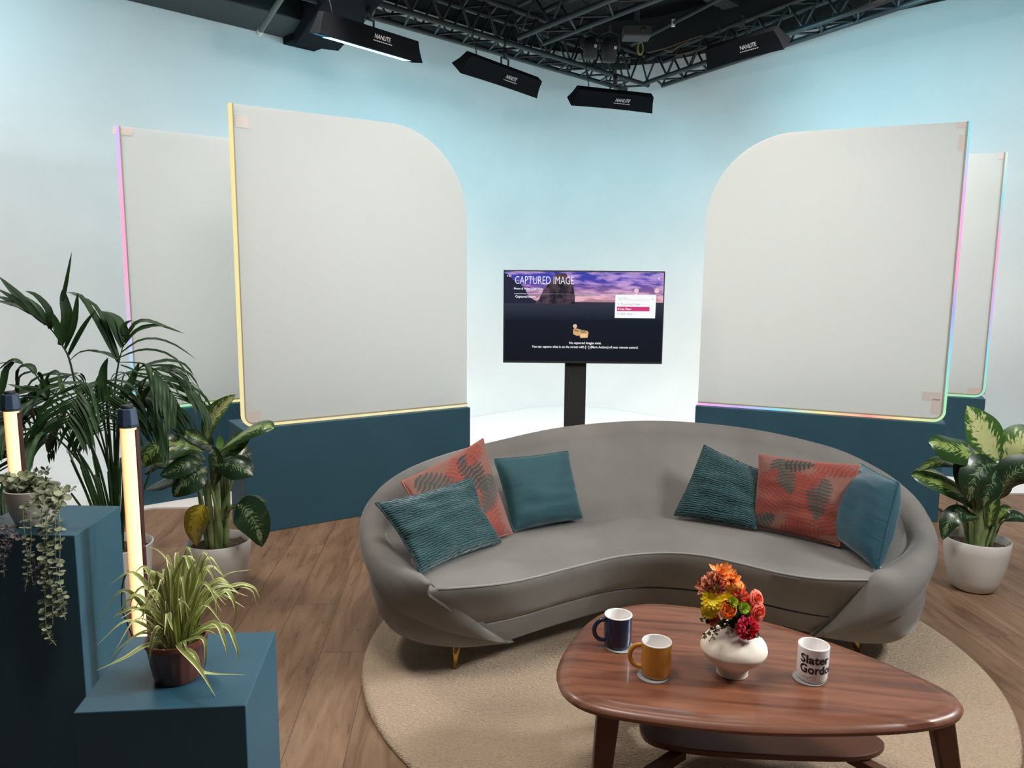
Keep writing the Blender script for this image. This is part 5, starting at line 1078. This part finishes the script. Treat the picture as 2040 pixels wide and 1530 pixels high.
# spider plant on the low plinth
sc0 = V3((-.825, 1.80, .5006)); sp_ = thing('spider_plant', 'spider plant with striped arching leaves in a ribbed brown pot', 'plant', sc0)
rib = lambda r, z, a: r * (1 + (.018 * math.cos(a * 18) if .01 < z < .092 and r > .04 else 0))
pot(sp_, sc0, [(0, 0), (.051, 0), (.055, .004), (.063, .05), (.070, .092), (.073, .094), (.073, .106), (.069, .107), (.065, .102), (.064, .084), (0, .082)], M['copper'], .064, .090, 108, fn=rib)
SP = sc0 + V3((0, 0, .09)); rs_ = random.Random(11)
def blade(pts, w_, nrm=None):
    p = catmull(pts, 16); rows = []
    for i in range(16):
        s = i / 15; tg = (p[min(i + 1, 15)] - p[max(0, i - 1)]).normalized(); v_ = V3((0, -.7, 1)) if nrm is None else V3(nrm)
        sd = tg.cross(v_); sd = sd.normalized() if sd.length > .05 else V3((1, 0, 0)); nn = sd.cross(tg)
        ww = w_ * (.55 + .45 * math.sin(math.pi * min(1, s * 1.2))) * (1 - s ** 3.0) + .0003
        rows.append([p[i] - sd * ww + nn * ww * .4, p[i], p[i] + sd * ww + nn * ww * .4])
    mb = MB(); mb.grid(rows); mb.build('leaf', M['spider'], sp_)
def SB(x, y, d=0): return Wy(x, y, 1.80 + d)
man = [([(322, 1265, 0), (295, 1285, -.06), (250, 1310, -.10), (192, 1336, -.13)], 7), ([(330, 1262), (300, 1255, -.03), (240, 1290, -.07), (207, 1335, -.09)], 3), ([(345, 1265), (360, 1290, -.07), (395, 1330, -.12), (430, 1388, -.15)], 8),
       ([(375, 1262), (385, 1300, -.08), (400, 1335, -.10), (424, 1342, -.09), (487, 1344, -.08)], 5), ([(380, 1262), (425, 1240, -.02), (448, 1280, -.05), (453, 1312, -.06)], 6), ([(385, 1262), (440, 1245, .02), (470, 1285, 0), (474, 1322, -.01)], 6),
       ([(380, 1260), (430, 1190, .03), (455, 1180, .04), (470, 1215, .04), (465, 1252, .04)], 6), ([(385, 1258), (420, 1195, .06), (470, 1165, .08), (505, 1170, .09), (517, 1190, .09)], 6), ([(385, 1255), (420, 1180, .06), (460, 1168, .08), (500, 1175, .08), (512, 1205, .08)], 4),
       ([(375, 1258), (410, 1190, .05), (450, 1145, .07), (500, 1135, .09)], 3), ([(370, 1250), (390, 1170, .02), (405, 1120, .02), (417, 1102, .02)], 7), ([(350, 1255), (345, 1170, 0), (365, 1115, 0), (372, 1107, 0)], 11), ([(368, 1255), (385, 1170, -.02), (375, 1115, -.02), (362, 1108, -.02)], 10),
       ([(350, 1255), (345, 1190, .02), (335, 1155, .03), (312, 1138, .04)], 6), ([(355, 1255), (340, 1180, .03), (310, 1140, .06), (262, 1133, .09)], 3), ([(352, 1255), (350, 1150, .05), (320, 1100, .08), (285, 1087, .1)], 3), ([(335, 1260), (310, 1190, -.01), (285, 1170, -.02), (265, 1190, -.03), (256, 1225, -.03)], 5),
       ([(335, 1258), (320, 1200, -.03), (298, 1198, -.04), (275, 1212, -.05)], 4), ([(330, 1260), (300, 1210, -.04), (285, 1225, -.05), (273, 1238, -.05)], 4), ([(330, 1262), (280, 1215, -.03), (240, 1222, -.05), (222, 1232, -.05)], 5), ([(340, 1262), (320, 1250, -.06), (304, 1270, -.08), (297, 1322, -.09)], 7),
       ([(375, 1262), (400, 1270, -.07), (410, 1310, -.09), (405, 1338, -.09)], 4), ([(355, 1265), (368, 1280, -.07), (374, 1305, -.09)], 4), ([(380, 1255), (400, 1185, .04), (425, 1180, .06), (433, 1220, .05), (432, 1240, .05)], 4), ([(345, 1262), (315, 1270, -.05), (305, 1290, -.07), (300, 1312, -.07)], 5),
       ([(375, 1255), (385, 1190, .0), (400, 1145, .02), (410, 1130, .03)], 5), ([(362, 1260), (372, 1190, -.03), (378, 1140, -.04), (395, 1110, -.04)], 8), ([(385, 1262), (410, 1255, -.02), (438, 1268, -.04)], 5), ([(325, 1265), (290, 1262, -.05), (262, 1272, -.07)], 4), ([(356, 1262), (350, 1200, -.05), (355, 1150, -.05), (362, 1128, -.05)], 9)]
for pts, w_ in man:
    P_ = [SP + V3((rs_.uniform(-.03, .03), rs_.uniform(-.03, .03), -.004))] + [SB(*p) for p in pts[1:]]; blade(P_, w_ / 2 / FPX * 2.9)
for k in range(46):
    az = rs_.uniform(0, 6.283); rr2 = rs_.uniform(.04, .15); hh = rs_.uniform(.10, .21) * (1.35 - rr2 * 3.2); d = V3((math.cos(az), math.sin(az), 0)); b0 = SP + d * .02 + V3((rs_.uniform(-.018, .018), rs_.uniform(-.018, .018), -.004))
    if hh < .05: hh = .05
    P_ = [b0, b0 + d * rr2 * .25 + V3((0, 0, hh * .6)), b0 + d * rr2 * .65 + V3((0, 0, hh)), b0 + d * rr2 * 1.1 + V3((0, 0, hh * rs_.uniform(.55, .95)))]
    blade(P_, rs_.uniform(.004, .0075))

# trailing plants on the tall plinth
ec = V3((-1.405, 2.20, .7606)); eu = thing('trailing_plant', 'silvery trailing plant in a white pot on the tall plinth, vines hanging in front', 'plant', ec)
pot(eu, ec, [(0, 0), (.045, 0), (.052, .006), (.064, .04), (.072, .08), (.0745, .107), (.072, .109), (.069, .106), (.068, .09), (0, .088)], M['whiteplastic'], .068, .097)
re_ = random.Random(5)
def vine(par, pts, nl, sz, m, sm, flip=0, name='vine'):
    p = catmull(pts, 40); mb = MB().tube(p, .0011, 5)
    for i in range(nl):
        k = min(38, int(i / nl * 39)); tg = (p[k + 1] - p[k]).normalized(); an = re_.uniform(-.5, .5) + (math.pi / 2 if i % 2 else 0)
        sx = tg.cross(V3((0, 1, .2))).normalized(); sy = tg.cross(sx); s = sz * re_.uniform(.75, 1.15) * (1 - .35 * i / nl)
        for sg in (-1, 1):
            d = (sx * math.cos(an) + sy * math.sin(an)) * sg; d = (d + tg * re_.uniform(-.25, .25) + V3((0, -.15, 0))).normalized(); nr = (V3((re_.uniform(-.4, .4), -.7, .7)) + tg * -.3).normalized()
            nr = (nr - d * nr.dot(d)).normalized(); sd = d.cross(nr); c_ = p[k] + d * s * 1.0; vs = [c_ - d * s * 1.0]; m_ = 10
            ring = [c_ + (d * math.cos(2 * math.pi * j / m_) * s * .85 + sd * math.sin(2 * math.pi * j / m_) * s * .78) + nr * (s * .18) for j in range(m_)]
            mb.add([c_] + ring, [(0, 1 + j, 1 + (j + 1) % m_) for j in range(m_)]); mb.tube([p[k], c_ - d * s * .5], .0006, 4)
    return mb.build(name, m, par)
RIM = ec + V3((0, 0, .105)); fy_ = 2.055
def EV(x, y, yy=fy_): return Wy(x, y, yy)
def hang(top, mids, nl, sz, m=M['euca'], par=eu):
    tp = EV(*top); tp.y = 2.11; src = RIM + V3(((tp.x - RIM.x) * .4, -.03, -.002)); over = V3((RIM.x + (tp.x - RIM.x) * .9, 2.115, RIM.z + .012))
    vine(par, [src, over] + [EV(*q_) for q_ in mids], nl, sz, m, None)
hang((112, 985), [(112, 1010, 2.085), (110, 1060), (112, 1130), (118, 1200), (131, 1235)], 28, .0135)
hang((100, 985), [(95, 1020, 2.085), (92, 1080), (90, 1150), (90, 1220), (95, 1262), (112, 1286)], 30, .0145)
hang((90, 985), [(84, 1010, 2.09), (86, 1060), (96, 1130), (104, 1190), (105, 1245)], 28, .0135)
hang((115, 985), [(118, 1020, 2.085), (120, 1080), (118, 1150), (126, 1190), (128, 1215)], 20, .012)
hang((60, 985), [(48, 1015, 2.08), (50, 1070), (55, 1130), (50, 1180)], 20, .0100)
hang((70, 985), [(62, 1010, 2.08), (62, 1070), (60, 1120), (65, 1160)], 16, .0095)
for k in range(26):
    az = re_.uniform(0, 6.283); l_ = re_.uniform(.04, .095); d = V3((math.cos(az) * 1.0 - .35, math.sin(az) * .8, 0)); a = RIM + V3((re_.uniform(-.03, .03), re_.uniform(-.03, .03), -.012))
    vine(eu, [a, a + d * l_ * .4 + V3((0, 0, l_ * .55)), a + d * l_ * .9 + V3((0, 0, l_ * re_.uniform(.2, .7)))], 6, .0125, M['euca'], None)
for (x, y, x2, y2) in ((60, 985, 20, 1005), (55, 990, 5, 1000), (60, 995, 30, 1030), (55, 985, -5, 985), (60, 980, 15, 960)):
    vine(eu, [RIM + V3((-.04, 0, 0)), EV(x, y, 2.2), EV(x2, y2, 2.17)], 9, .0085, M['euca'], None)
vine(eu, [RIM + V3((.05, 0, -.006)), EV(138, 972, 2.2), EV(152, 978, 2.2)], 4, .011, M['euca'], None)
c2 = V3((-1.515, 2.128, .7606)); pu = thing('succulent_plant', 'low purple leaved plant at the left edge of the tall plinth', 'plant', c2)
MB().lathe([(0, 0), (.028, 0), (.034, .03), (.032, .032), (0, .028)], c2, 24).build('pot', M['black'], pu)
for k in range(16):
    az = re_.uniform(0, 6.283); d = V3((math.cos(az), math.sin(az) * .7, 0)); a = c2 + V3((0, 0, .03))
    vine(pu, [a, a + d * .03 + V3((0, 0, .015)), a + d * .06 + V3((0, 0, re_.uniform(-.02, .015)))], 6, .008, M['purple'], None)
for (x, y, n_) in ((8, 1150, 12), (0, 1125, 10), (20, 1100, 8), (68, 1180, 12)):
    vine(pu, [c2 + V3((0, 0, .03)), EV(min(x + 8, 30), 1062, 2.075), EV(x, (1062 + y) / 2, 2.06), EV(x, y, 2.06)], n_, .009, M['purple'], None)

mb = MB().tube(catmull([Wz(1866, 1012, .004), Wz(1874, 1016, .012), Wz(1886, 1026, .004), Wz(1896, 1032, .004)], 14), .004, 6)
setp(mb.build('floor_cable', M['cable']), 'thin black cable on the wooden floor behind the right potted plant', 'cable')
